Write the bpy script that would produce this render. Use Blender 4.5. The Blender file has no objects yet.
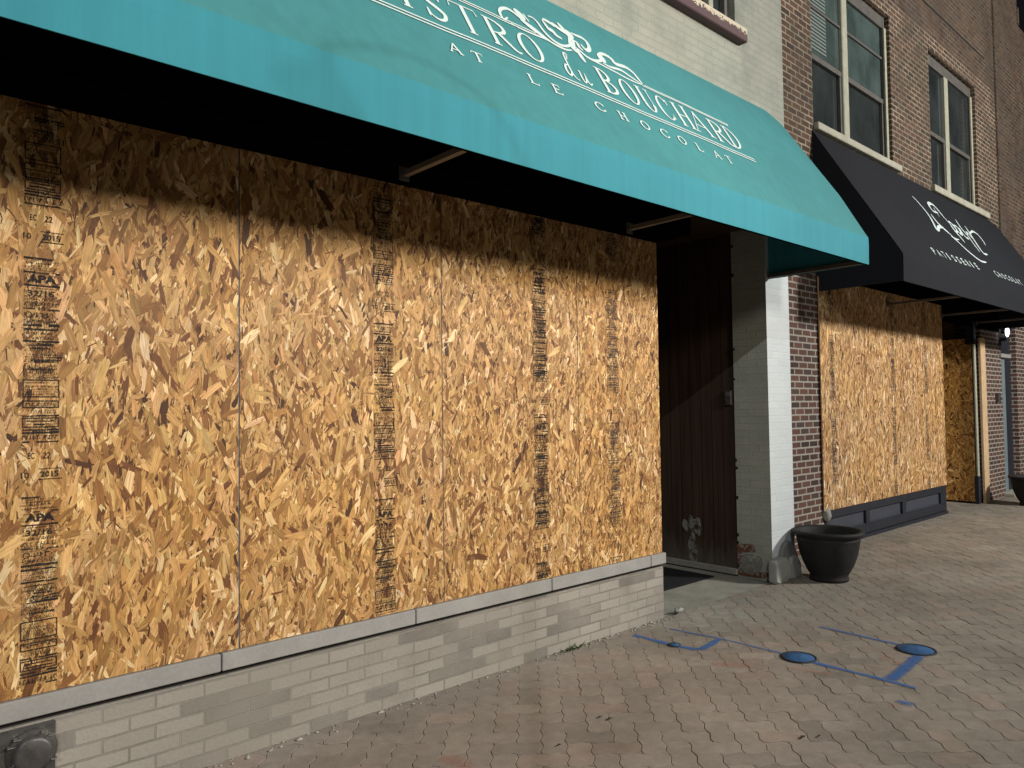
import bpy, math, random
import numpy as np
from mathutils import Vector, Matrix, noise as mnoise

random.seed(7)
scene = bpy.context.scene
COL = scene.collection

# ------------------------------------------------------------------ helpers
class MB:
    """collects geometry, links it as one mesh object"""
    def __init__(self):
        self.v = []; self.f = []; self.fm = []; self.smooth = []
    def add(self, vs, fs, m=0, smooth=False):
        b = len(self.v)
        self.v += [tuple(p) for p in vs]
        for q in fs:
            self.f.append([i + b for i in q]); self.fm.append(m); self.smooth.append(smooth)
        return self
    def quad(self, a, b, c, d, m=0): return self.add([a, b, c, d], [(0, 1, 2, 3)], m)
    def poly(self, pts, m=0): return self.add(pts, [tuple(range(len(pts)))], m)
    def box(self, x0, x1, y0, y1, z0, z1, m=0, bev=0.0):
        if bev <= 0:
            vs = [(x0,y0,z0),(x1,y0,z0),(x1,y1,z0),(x0,y1,z0),(x0,y0,z1),(x1,y0,z1),(x1,y1,z1),(x0,y1,z1)]
            return self.add(vs, [(0,3,2,1),(4,5,6,7),(0,1,5,4),(1,2,6,5),(2,3,7,6),(3,0,4,7)], m)
        b = bev; vs = []
        sx, sy, sz = (x0, x1), (y0, y1), (z0, z1)
        idx = {}
        for i in (0,1):
            for j in (0,1):
                for k in (0,1):
                    X, Y, Z = sx[i], sy[j], sz[k]
                    dx, dy, dz = (b if i==0 else -b), (b if j==0 else -b), (b if k==0 else -b)
                    idx[i,j,k,'x'] = len(vs); vs.append((X, Y+dy, Z+dz))
                    idx[i,j,k,'y'] = len(vs); vs.append((X+dx, Y, Z+dz))
                    idx[i,j,k,'z'] = len(vs); vs.append((X+dx, Y+dy, Z))
        fs = []
        I = lambda i,j,k,a: idx[i,j,k,a]
        for s in (0,1):
            fs.append((I(s,0,0,'x'),I(s,1,0,'x'),I(s,1,1,'x'),I(s,0,1,'x')))
            fs.append((I(0,s,0,'y'),I(1,s,0,'y'),I(1,s,1,'y'),I(0,s,1,'y')))
            fs.append((I(0,0,s,'z'),I(1,0,s,'z'),I(1,1,s,'z'),I(0,1,s,'z')))
        for a in (0,1):
            for c in (0,1):
                fs.append((I(a,c,0,'x'),I(a,c,1,'x'),I(a,c,1,'y'),I(a,c,0,'y')))
                fs.append((I(a,0,c,'x'),I(a,1,c,'x'),I(a,1,c,'z'),I(a,0,c,'z')))
                fs.append((I(0,a,c,'y'),I(1,a,c,'y'),I(1,a,c,'z'),I(0,a,c,'z')))
                for k in (0,1):
                    fs.append((I(a,c,k,'x'),I(a,c,k,'y'),I(a,c,k,'z')))
        return self.add(vs, fs, m)
    def lathe(self, prof, c, seg=32, m=0, smooth=True):
        """prof: (r, z) list, revolved round the vertical through c"""
        vs = []; n = len(prof)
        for i in range(seg):
            a = 2*math.pi*i/seg
            for r, z in prof:
                vs.append((c[0]+r*math.cos(a), c[1]+r*math.sin(a), c[2]+z))
        fs = []
        for i in range(seg):
            j = (i+1) % seg
            for k in range(n-1):
                fs.append((i*n+k, j*n+k, j*n+k+1, i*n+k+1))
        return self.add(vs, fs, m, smooth)
    def lathe_y(self, prof, c, seg=32, m=0):
        """prof: (r, y) list, revolved round the y axis through c"""
        vs = []; n = len(prof)
        for i in range(seg):
            a = 2*math.pi*i/seg
            for r, y in prof:
                vs.append((c[0]+r*math.cos(a), c[1]+y, c[2]+r*math.sin(a)))
        fs = []
        for i in range(seg):
            j = (i+1) % seg
            for k in range(n-1):
                fs.append((i*n+k, j*n+k, j*n+k+1, i*n+k+1))
        return self.add(vs, fs, m, True)
    def tube(self, pts, r, seg=10, m=0, cap=True):
        pts = [Vector(p) for p in pts]; n = len(pts); vs = []
        ref = Vector((0,0,1))
        for i, p in enumerate(pts):
            d = (pts[min(i+1,n-1)] - pts[max(i-1,0)]).normalized()
            up = ref if abs(d.dot(ref)) < .95 else Vector((1,0,0))
            a = d.cross(up).normalized(); b = a.cross(d)
            rr = r[i] if isinstance(r, (list, tuple)) else r
            for k in range(seg):
                t = 2*math.pi*k/seg
                vs.append(p + (a*math.cos(t) + b*math.sin(t))*rr)
        fs = [(i*seg+k, i*seg+(k+1)%seg, (i+1)*seg+(k+1)%seg, (i+1)*seg+k) for i in range(n-1) for k in range(seg)]
        self.add(vs, fs, m, True)
        if cap:
            self.add(vs[:seg], [tuple(range(seg))], m); self.add(vs[-seg:], [tuple(range(seg))], m)
        return self
    def blob(self, c, rad, sub=10, rough=.25, freq=9., m=0, flat_y=None, seed=0):
        """an irregular lump"""
        vs = []; nu, nv = sub*2, sub
        for j in range(nv+1):
            t = math.pi*j/nv
            for i in range(nu):
                p = 2*math.pi*i/nu
                d = Vector((math.sin(t)*math.cos(p), math.sin(t)*math.sin(p), math.cos(t)))
                k = 1 + rough*mnoise.noise(d*freq*.22 + Vector((seed*3.1, seed, 0))) + .4*rough*mnoise.noise(d*freq*.6 + Vector((seed,7,1)))
                vs.append((c[0]+d.x*rad[0]*k, c[1]+d.y*rad[1]*k, c[2]+d.z*rad[2]*k))
        fs = [(j*nu+i, j*nu+(i+1)%nu, (j+1)*nu+(i+1)%nu, (j+1)*nu+i) for j in range(nv) for i in range(nu)]
        return self.add(vs, fs, m, True)
    def build(self, name, mats, parent=None):
        me = bpy.data.meshes.new(name)
        me.from_pydata(self.v, [], self.f)
        if not isinstance(mats, (list, tuple)): mats = [mats]
        for m in mats: me.materials.append(m)
        me.polygons.foreach_set('material_index', self.fm)
        me.polygons.foreach_set('use_smooth', self.smooth)
        me.update()
        box_uv(me)
        o = bpy.data.objects.new(name, me); COL.objects.link(o)
        if parent is not None: o.parent = parent
        return o

def box_uv(me):
    """UVs in metres, projected along the main axis of each face"""
    n = len(me.polygons)
    if not n: return
    uv = me.uv_layers.new(name='UVMap')
    nor = np.empty(n*3, np.float32); me.polygons.foreach_get('normal', nor); nor = np.abs(nor.reshape(-1,3))
    tot = np.empty(n, np.int32); me.polygons.foreach_get('loop_total', tot)
    L = len(me.loops); vi = np.empty(L, np.int32); me.loops.foreach_get('vertex_index', vi)
    co = np.empty(len(me.vertices)*3, np.float32); me.vertices.foreach_get('co', co); co = co.reshape(-1,3)[vi]
    ax = np.repeat(np.argmax(nor, axis=1), tot)
    u = np.where(ax == 0, co[:,1], co[:,0]); v = np.where(ax == 2, co[:,1], co[:,2])
    out = np.stack([u, v], 1).astype(np.float32).ravel()
    uv.data.foreach_set('uv', out)

def tag(o, label=None, cat=None, group=None, kind=None):
    if label: o['label'] = label
    if cat: o['category'] = cat
    if group: o['group'] = group
    if kind: o['kind'] = kind
    return o
def empty(name, loc, label, cat, group=None):
    o = bpy.data.objects.new(name, None); COL.objects.link(o)
    o.location = loc; o.empty_display_size = .2
    tag(o, label, cat, group)
    return o
def adopt(root, *kids):
    """parent kids built in world coordinates under an Empty that stands elsewhere"""
    for k in kids:
        k.parent = root
        k.matrix_parent_inverse = Matrix.Translation(-Vector(root.location))
    return kids[0] if len(kids) == 1 else kids

# ------------------------------------------------------------------ materials
class NT:
    def __init__(self, name):
        self.m = bpy.data.materials.new(name); self.m.use_nodes = True
        self.t = self.m.node_tree; self.t.nodes.clear()
        self.out = self.n('ShaderNodeOutputMaterial')
        self.p = self.n('ShaderNodeBsdfPrincipled')
        self.l(self.p.outputs[0], self.out.inputs[0])
    def n(self, typ, **kw):
        x = self.t.nodes.new(typ)
        for k, v in kw.items(): setattr(x, k, v)
        return x
    def l(self, a, b): self.t.links.new(a, b)
    def noise(self, vec, scale, detail=4, rough=.6):
        x = self.n('ShaderNodeTexNoise'); x.inputs['Scale'].default_value = scale
        x.inputs['Detail'].default_value = detail; x.inputs['Roughness'].default_value = rough
        if vec is not None: self.l(vec, x.inputs['Vector'])
        return x.outputs['Fac']
    def mapping(self, vec, scale=(1,1,1), loc=(0,0,0), rot=(0,0,0)):
        x = self.n('ShaderNodeMapping'); x.inputs['Scale'].default_value = scale
        x.inputs['Location'].default_value = loc; x.inputs['Rotation'].default_value = rot
        self.l(vec, x.inputs['Vector']); return x.outputs[0]
    def ramp(self, fac, stops, interp='LINEAR'):
        x = self.n('ShaderNodeValToRGB'); x.color_ramp.interpolation = interp
        e = x.color_ramp.elements
        while len(e) < len(stops): e.new(.5)
        for i, (p, c) in enumerate(stops):
            e[i].position = p; e[i].color = (*c, 1) if len(c) == 3 else c
        self.l(fac, x.inputs[0]); return x.outputs[0]
    def mix(self, fac, a, b, mode='MIX'):
        x = self.n('ShaderNodeMix', data_type='RGBA', blend_type=mode)
        for s, i in ((fac, 0), (a, 6), (b, 7)):
            if hasattr(s, 'links'): self.l(s, x.inputs[i])
            else: x.inputs[i].default_value = s if i == 0 else ((*s, 1) if len(s) == 3 else s)
        return x.outputs[2]
    def math(self, op, a, b=0.):
        x = self.n('ShaderNodeMath', operation=op)
        for s, i in ((a, 0), (b, 1)):
            if hasattr(s, 'links'): self.l(s, x.inputs[i])
            else: x.inputs[i].default_value = s
        return x.outputs[0]
    def base(self, c):
        if hasattr(c, 'links'): self.l(c, self.p.inputs['Base Color'])
        else: self.p.inputs['Base Color'].default_value = (*c, 1)
    def bump(self, h, dist=.002, strength=1.):
        x = self.n('ShaderNodeBump'); x.inputs['Distance'].default_value = dist
        x.inputs['Strength'].default_value = strength
        self.l(h, x.inputs['Height']); self.l(x.outputs[0], self.p.inputs['Normal'])
    def set(self, rough=.7, spec=.3, metal=0.):
        self.p.inputs['Roughness'].default_value = rough
        self.p.inputs['Specular IOR Level'].default_value = spec
        self.p.inputs['Metallic'].default_value = metal
        return self
    def obj(self): return self.n('ShaderNodeTexCoord').outputs['Object']
    def uv(self): return self.n('ShaderNodeTexCoord').outputs['UV']

def mat_plain(name, c, rough=.7, spec=.3, metal=0., var=.25, scale=6., bump=.0, fine=60.):
    t = NT(name).set(rough, spec, metal); o = t.obj()
    n = t.noise(o, scale); n2 = t.noise(o, fine, 3)
    f = t.math('ADD', t.math('MULTIPLY', n, .65), t.math('MULTIPLY', n2, .35))
    lo = tuple(x*(1-var) for x in c); hi = tuple(min(1, x*(1+var)) for x in c)
    t.base(t.ramp(f, [(.3, lo), (.7, hi)]))
    if bump: t.bump(n2, bump)
    return t.m

def mat_brick(name, stops, mortar, bw=.205, bh=.0675, ms=.009, smooth=.12, bump=.004, rough=.85,
              blotch=.3, grime=None, mortar_fade=None, interp='LINEAR', warp=.004, spec=.25):
    """bricks on metre UVs; stops = colour ramp over a random value per brick"""
    t = NT(name).set(rough, spec); uv = t.uv(); ob = t.obj()
    w = t.n('ShaderNodeTexNoise'); w.inputs['Scale'].default_value = 9.; t.l(ob, w.inputs['Vector'])
    vm = t.n('ShaderNodeVectorMath', operation='MULTIPLY_ADD')
    t.l(w.outputs['Color'], vm.inputs[0]); vm.inputs[1].default_value = (warp*2, warp*2, 0); t.l(uv, vm.inputs[2])
    b = t.n('ShaderNodeTexBrick'); b.offset = .5; b.squash = 1.
    t.l(vm.outputs[0], b.inputs['Vector'])
    b.inputs['Color1'].default_value = (0,0,0,1); b.inputs['Color2'].default_value = (1,1,1,1)
    b.inputs['Mortar'].default_value = (.5,.5,.5,1); b.inputs['Scale'].default_value = 1.
    b.inputs['Mortar Size'].default_value = ms; b.inputs['Mortar Smooth'].default_value = smooth
    b.inputs['Bias'].default_value = 0.; b.inputs['Brick Width'].default_value = bw; b.inputs['Row Height'].default_value = bh
    col = t.ramp(b.outputs['Color'], stops, interp)
    n1 = t.noise(ob, 2.2, 5); n2 = t.noise(ob, 70., 4)
    bl = t.ramp(n1, [(.25, (1-blotch,)*3), (.75, (1+blotch*.4,)*3)])
    col = t.mix(1., col, bl, 'MULTIPLY')
    mfac = b.outputs['Fac']
    if mortar_fade: mfac = t.math('MULTIPLY', mfac, t.ramp(t.noise(ob, 3.3, 4), [(.35, (mortar_fade,)*3), (.65, (1,1,1))]))
    col = t.mix(mfac, col, mortar)
    fine = t.ramp(n2, [(.3, (.86,.86,.86)), (.7, (1.08,1.08,1.08))])
    col = t.mix(1., col, fine, 'MULTIPLY')
    if grime:
        g = t.ramp(t.noise(ob, 1.1, 6, .7), [(.45, (0,0,0)), (.7, (.8,.8,.8))])
        col = t.mix(g, col, grime)
    t.base(col)
    h = t.math('ADD', t.math('MULTIPLY', t.math('SUBTRACT', 1., b.outputs['Fac']), 1.), t.math('MULTIPLY', n2, .35))
    t.bump(h, bump)
    return t.m

M = {}
M['white_brick'] = mat_brick('white_painted_brick', [(0,(.305,.322,.27)),(1,(.34,.357,.30))], (.30,.315,.262), bump=.0030, blotch=.42,  # upper wall colour lowered in place of lamp light weakening upward
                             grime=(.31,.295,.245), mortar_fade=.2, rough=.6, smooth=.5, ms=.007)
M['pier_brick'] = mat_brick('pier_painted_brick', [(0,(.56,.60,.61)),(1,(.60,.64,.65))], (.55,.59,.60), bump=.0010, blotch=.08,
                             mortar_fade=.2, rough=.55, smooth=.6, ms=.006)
M['return_brick'] = mat_brick('shaded_return_brick', [(0,(.40,.40,.335)),(1,(.44,.44,.37))], (.36,.36,.30), bump=.0012, blotch=.2,  # darker copy of the pier paint; the return's weak light is in it
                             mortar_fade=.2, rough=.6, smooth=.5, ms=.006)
M['riser_brick'] = mat_brick('stall_riser_brick', [(0,(.325,.296,.255)),(.35,(.395,.363,.315)),(.68,(.345,.315,.272)),(.76,(.265,.240,.210)),(1,(.215,.194,.170))],
                             (.20,.18,.152), bump=.0035, blotch=.36, mortar_fade=.28, rough=.75, ms=.005, grime=(.24,.22,.185), bw=.213, bh=.0655)
M['brown_brick'] = mat_brick('brown_brick', [(0,(.056,.039,.031)),(.35,(.10,.060,.042)),(.7,(.142,.078,.052)),(1,(.084,.061,.047))],
                             (.37,.325,.235), bump=.005, blotch=.4, grime=(.052,.044,.034), mortar_fade=.45, rough=.9, ms=.0095, bw=.2, bh=.0735, warp=.003)
M['lower_brick'] = mat_brick('lower_brown_brick', [(0,(.055,.037,.031)),(.35,(.10,.054,.042)),(.7,(.135,.067,.050)),(1,(.068,.052,.046))],
                             (.33,.30,.255), bump=.005, blotch=.3, rough=.9, ms=.0105, bw=.2, bh=.0735, warp=.003)
M['upper_brick'] = mat_brick('weathered_dimmed_brick', [(0,(.062,.048,.038)),(.5,(.108,.066,.046)),(1,(.118,.085,.058))],  # weathered brick; its darker tone also holds the lamps' falloff with height
                             (.20,.172,.128), bump=.004, blotch=.6, rough=.9, ms=.008, bw=.2, bh=.0735, grime=(.05,.042,.036), mortar_fade=.1)
M['stone'] = mat_plain('sill_stone', (.30,.29,.272), .75, .3, var=.15, scale=5., bump=.001)
M['pale_stone'] = mat_plain('pale_limestone', (.37,.36,.285), .8, .25, var=.2, scale=7., bump=.0015)
M['joint_and_shadow'] = mat_plain('dark_joint_and_shadow', (.035,.032,.03), .9, .1)
M['concrete'] = mat_plain('threshold_concrete', (.27,.265,.225), .9, .2, var=.3, scale=4., bump=.0015)
M['cement'] = mat_plain('cement_patch', (.30,.30,.275), .9, .2, var=.22, scale=9., bump=.003)
M['grey_cement'] = mat_plain('grey_cement', (.17,.17,.165), .9, .2, var=.22, scale=9., bump=.003)
M['red_brick'] = mat_plain('bare_red_brick', (.30,.095,.05), .9, .2, var=.4, scale=20., bump=.003)
M['soffit'] = mat_plain('soffit_shade_black', (.0025,.003,.0035), 1., .0)  # near-black holds the deep shade under the awnings
M['back'] = mat_plain('backing_blue_grey', (.16,.185,.20), .8, .2)
M['frame_metal'] = mat_plain('awning_frame_metal', (.13,.12,.11), .5, .5, metal=.3, var=.2)
M['navy'] = mat_plain('navy_paint', (.019,.022,.031), .5, .35, var=.2)
M['navy_panel'] = mat_plain('navy_panel_paint', (.050,.055,.072), .55, .35, var=.15)
M['cream'] = mat_plain('cream_paint', (.36,.355,.27), .6, .3, var=.2, scale=10., bump=.001)
M['cream_dark'] = mat_plain('window_frame_dark', (.10,.095,.085), .6, .3, var=.3)
M['stud'] = mat_plain('pale_stud_wood', (.56,.39,.23), .75, .25, var=.2, scale=8.)
M['rubber'] = mat_plain('black_rubber', (.014,.015,.017), .85, .2, bump=.003, fine=150.)
M['plastic'] = mat_plain('black_plastic', (.021,.020,.0195), .68, .25, var=.4, scale=7., bump=.0006, fine=30.)
M['soil'] = mat_plain('planter_soil', (.03,.025,.02), .95, .1, bump=.01)
M['iron'] = mat_plain('cast_iron', (.085,.080,.075), .45, .5, metal=.4, var=.35, scale=20., bump=.001)
M['steel'] = mat_plain('bright_steel', (.75,.75,.72), .25, .5, metal=1., var=.1)
M['blue_cover'] = mat_plain('blue_painted_iron', (.034,.105,.24), .75, .25, var=.4, scale=26., bump=.001)
M['cover_rim'] = mat_plain('cover_rim_iron', (.02,.022,.03), .7, .3)
M['grass'] = mat_plain('weed_green', (.07,.10,.035), .8, .2, var=.4, scale=40.)
M['crumb'] = mat_plain('mortar_crumbs', (.36,.34,.30), .95, .15, var=.3, scale=30.)
M['pale_blue'] = mat_plain('pale_blue_grey_paint', (.16,.205,.225), .6, .3, var=.15)
M['lead'] = mat_plain('street_pole_black', (.03,.03,.03), .5, .4)

def mat_awning(name, c, rough=.8, var=.15, streak=.06):
    t = NT(name).set(rough, .25); o = t.obj()
    n = t.noise(o, .9, 4); s = t.noise(t.mapping(o, (14, 14, .6)), 1., 4)
    f = t.math('ADD', t.math('MULTIPLY', n, .6), t.math('MULTIPLY', s, .4))
    t.base(t.ramp(f, [(.3, tuple(x*(1-var) for x in c)), (.7, tuple(x*(1+var) for x in c))]))
    weave = t.noise(t.mapping(o, (1,1,1)), 420., 2)
    t.bump(weave, .0006)
    return t.m
M['teal_slope'] = mat_awning('greyer_teal_canvas', (.052,.222,.235))  # slope canvas a little greyer than the valance canvas
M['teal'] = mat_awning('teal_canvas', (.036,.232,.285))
M['black_canvas'] = mat_awning('black_canvas', (.0125,.014,.018), .9)
M['letter'] = mat_plain('white_lettering', (.60,.70,.68), .6, .3, var=.06)

def mat_strand():
    t = NT('strand_board_wood').set(.6, .3); o = t.obj(); uv = t.uv()
    a = t.n('ShaderNodeAttribute', attribute_name='tint')
    s = t.noise(t.mapping(uv, (9, 330, 1)), 1., 3); s2 = t.noise(t.mapping(uv, (14, 90, 1)), 1., 3)
    col = t.mix(1., a.outputs['Color'], t.ramp(s, [(.25, (.52,.47,.42)), (.52, (1.0,1.0,1.0)), (.8, (1.28,1.28,1.26))]), 'MULTIPLY')
    col = t.mix(1., col, t.ramp(s2, [(.28, (.70,.67,.64)), (.72, (1.17,1.17,1.17))]), 'MULTIPLY')
    big = t.noise(o, 1.3, 4)
    col = t.mix(1., col, t.ramp(big, [(.34, (1.05,.98,.80)), (.66, (.97,.97,1.02))]), 'MULTIPLY')
    t.base(col); t.bump(s, .0008)
    return t.m
M['strand'] = mat_strand()

def mat_alpha(name, c, lo, hi, scale, rough=.8, stretch=(1,1,1), edge=None, var=.2, gain=.86):
    """paint or ink with worn gaps: noise (and an edge attribute) cut through it"""
    t = NT(name).set(rough, .2); o = t.obj()
    n = t.noise(t.mapping(o, stretch), scale, 4, .65)
    if edge:
        a = t.n('ShaderNodeAttribute', attribute_name='edge')
        n = t.math('ADD', t.math('MULTIPLY', n, edge), t.math('SUBTRACT', 1., a.outputs['Fac']))
        n = t.math('SUBTRACT', n, 0.)
    al = t.ramp(n, [(lo, (0,0,0)), (hi, (1,1,1))])
    v = t.noise(o, scale*2.5, 2)
    t.base(t.ramp(v, [(.3, tuple(x*(1-var) for x in c)), (.7, tuple(x*(1+var) for x in c))]))
    t.l(t.math('MULTIPLY', al, gain), t.p.inputs['Alpha'])
    return t.m
M['faint_ink'] = mat_alpha('faint_stamp_ink', (.05,.045,.045), .34, .50, 90., gain=.62)
M['ink'] = mat_alpha('stamp_ink', (.020,.018,.018), .30, .42, 130.)

def mat_spray(name, c, power, gain):
    t = NT(name).set(.85, .2); o = t.obj()
    a = t.n('ShaderNodeAttribute', attribute_name='edge')       # 1 on the middle of the stroke, 0 at its rim
    n = t.noise(o, 38., 6, .8)
    x = t.math('ADD', t.math('MULTIPLY', a.outputs['Fac'], power), t.math('MULTIPLY', t.math('SUBTRACT', n, .62), 1.7))
    sp = t.ramp(t.noise(o, 210., 3, .8), [(.36, (.35,.35,.35)), (.56, (1,1,1))])
    gain = t.math('MULTIPLY', sp, gain)
    al = t.math('MULTIPLY', t.ramp(x, [(.15, (0,0,0)), (.95, (1,1,1))]), gain)
    t.base(c); t.l(al, t.p.inputs['Alpha'])
    return t.m
M['blue_paint'] = mat_spray('blue_spray_paint', (.036,.14,.40), 1.15, .97)
M['red_paint'] = mat_spray('faded_red_spray_paint', (.50,.17,.12), .7, .55)

def mat_paver():
    t = NT('brick_paver').set(.82, .3); o = t.obj()
    a = t.n('ShaderNodeAttribute', attribute_name='tint')
    n1 = t.noise(o, 1.1, 5, .65); n2 = t.noise(o, 190., 3, .7); n3 = t.noise(o, 14., 4)
    col = t.mix(1., a.outputs['Color'], t.ramp(n1, [(.3, (.74,.74,.73)), (.7, (1.16,1.16,1.17))]), 'MULTIPLY')
    col = t.mix(1., col, t.ramp(n2, [(.25, (.66,.66,.66)), (.75, (1.3,1.3,1.3))]), 'MULTIPLY')
    col = t.mix(1., col, t.ramp(n3, [(.3, (.86,.86,.86)), (.7, (1.1,1.1,1.1))]), 'MULTIPLY')
    # dried stains and gum spots
    st = t.ramp(t.noise(o, .55, 6, .7), [(.56, (0,0,0)), (.72, (.55,.55,.55))])
    col = t.mix(st, col, (.13,.12,.098))
    t.base(col); t.bump(n2, .0012)
    return t.m
M['paver'] = mat_paver()
M['sand'] = mat_plain('joint_sand', (.062,.054,.045), .95, .1, var=.3, scale=9.)

def mat_wood_wall():
    t = NT('brown_wood_panelling').set(.6, .3); o = t.obj()
    s = t.noise(t.mapping(o, (3, 30, 1.2)), 1., 5)
    col = t.ramp(s, [(.3, (.034,.021,.014)), (.6, (.062,.036,.023)), (.8, (.086,.050,.032))])
    sp = t.n('ShaderNodeSeparateXYZ'); t.l(o, sp.inputs[0])
    fr = t.math('FRACT', t.math('MULTIPLY', sp.outputs[1], 8.)); gap = t.math('LESS_THAN', fr, .05)
    col = t.mix(gap, col, (.010,.006,.004))
    low = t.ramp(t.math('ADD', sp.outputs[2], t.math('MULTIPLY', t.noise(t.mapping(o, (1,1,.35)), 11., 6), .75)), [(.34, (1,1,1)), (.72, (0,0,0))])
    col = t.mix(t.math('MULTIPLY', low, .6), col, (.15,.145,.12))
    t.base(col)
    return t.m
M['wood_wall'] = mat_wood_wall()

def mat_peeling():
    t = NT('peeling_plum_paint').set(.6, .3); o = t.obj()
    sp = t.n('ShaderNodeSeparateXYZ'); t.l(o, sp.inputs[0])
    n = t.noise(o, 24., 5, .7)
    x = t.math('ADD', t.math('MULTIPLY', t.math('SUBTRACT', sp.outputs[2], 5.012), 5.0), n)
    f = t.ramp(x, [(.60, (0,0,0)), (.63, (1,1,1))])
    t.base(t.mix(f, (.085,.045,.047), (.55,.48,.36)))
    t.bump(t.math('SUBTRACT', 1., f), .002)
    return t.m
M['plum'] = mat_peeling()

def mat_glass(name, c, rough=.06):
    t = NT(name).set(rough, .6); o = t.obj()
    n = t.noise(t.mapping(o, (1,1,.7)), 2.2, 5)
    t.base(t.ramp(n, [(.3, tuple(x*.6 for x in c)), (.7, tuple(x*1.4 for x in c))]))
    return t.m
M['glass_pale'] = mat_glass('glass_before_pale_blind', (.062,.088,.083), .12)
M['glass_dark'] = mat_glass('dark_window_glass', (.030,.036,.036), .1)
M['blind'] = mat_plain('white_blind', (.17,.20,.185), .7, .2, var=.1)
def mat_lamp():
    t = NT('lit_lamp_globe').set(.3, .3); t.base((.9,.92,1.))
    t.p.inputs['Emission Color'].default_value = (.86,.92,1,1); t.p.inputs['Emission Strength'].default_value = 6.
    return t.m
M['lamp'] = mat_lamp()

# ------------------------------------------------------------------ 2D stroke work for lettering
def catmull(p, k=8, closed=False):
    p = [Vector((q[0], q[1])) for q in p]
    if len(p) < 3: return p
    n = len(p); out = []
    for i in range(n if closed else n-1):
        a = p[(i-1) % n] if (closed or i > 0) else p[i]*2 - p[i+1]
        b = p[i]; c = p[(i+1) % n]
        d = p[(i+2) % n] if (closed or i < n-2) else c*2 - b
        for s in range(k):
            t = s/k
            out.append(.5*((2*b) + (c-a)*t + (2*a-5*b+4*c-d)*t*t + (3*b-a-3*c+d)*t**3))
    out.append(p[0] if closed else p[-1])
    return out
def catmull3(p, k=6):
    out = []; n = len(p)
    for i in range(n-1):
        a = p[i-1] if i else p[0]*2-p[1]; b = p[i]; c = p[i+1]; d = p[i+2] if i < n-2 else c*2-b
        for s in range(k):
            t = s/k; out.append(.5*((2*b) + (c-a)*t + (2*a-5*b+4*c-d)*t*t + (3*b-a-3*c+d)*t**3))
    return out + [p[-1]]
def ribbon(pts, w):
    """polyline -> list of quads (2-D); w is a number or a function of the position 0..1"""
    pts = [Vector((q[0], q[1])) for q in pts]
    n = len(pts); L = []; R = []
    for i in range(n):
        d = pts[min(i+1, n-1)] - pts[max(i-1, 0)]
        if d.length < 1e-9: d = Vector((1, 0))
        d.normalize(); nn = Vector((-d.y, d.x))
        ww = (w(i/(n-1)) if callable(w) else w)*.5
        L.append(pts[i] + nn*ww); R.append(pts[i] - nn*ww)
    return [[L[i], L[i+1], R[i+1], R[i]] for i in range(n-1)]
TH, HL = .030, .0105                                     # thick stem and hairline
def taper(w0, w1=None):
    return lambda t: w0*(.35 + .65*math.sin(math.pi*min(1, max(0, t)))**.6)
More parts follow.
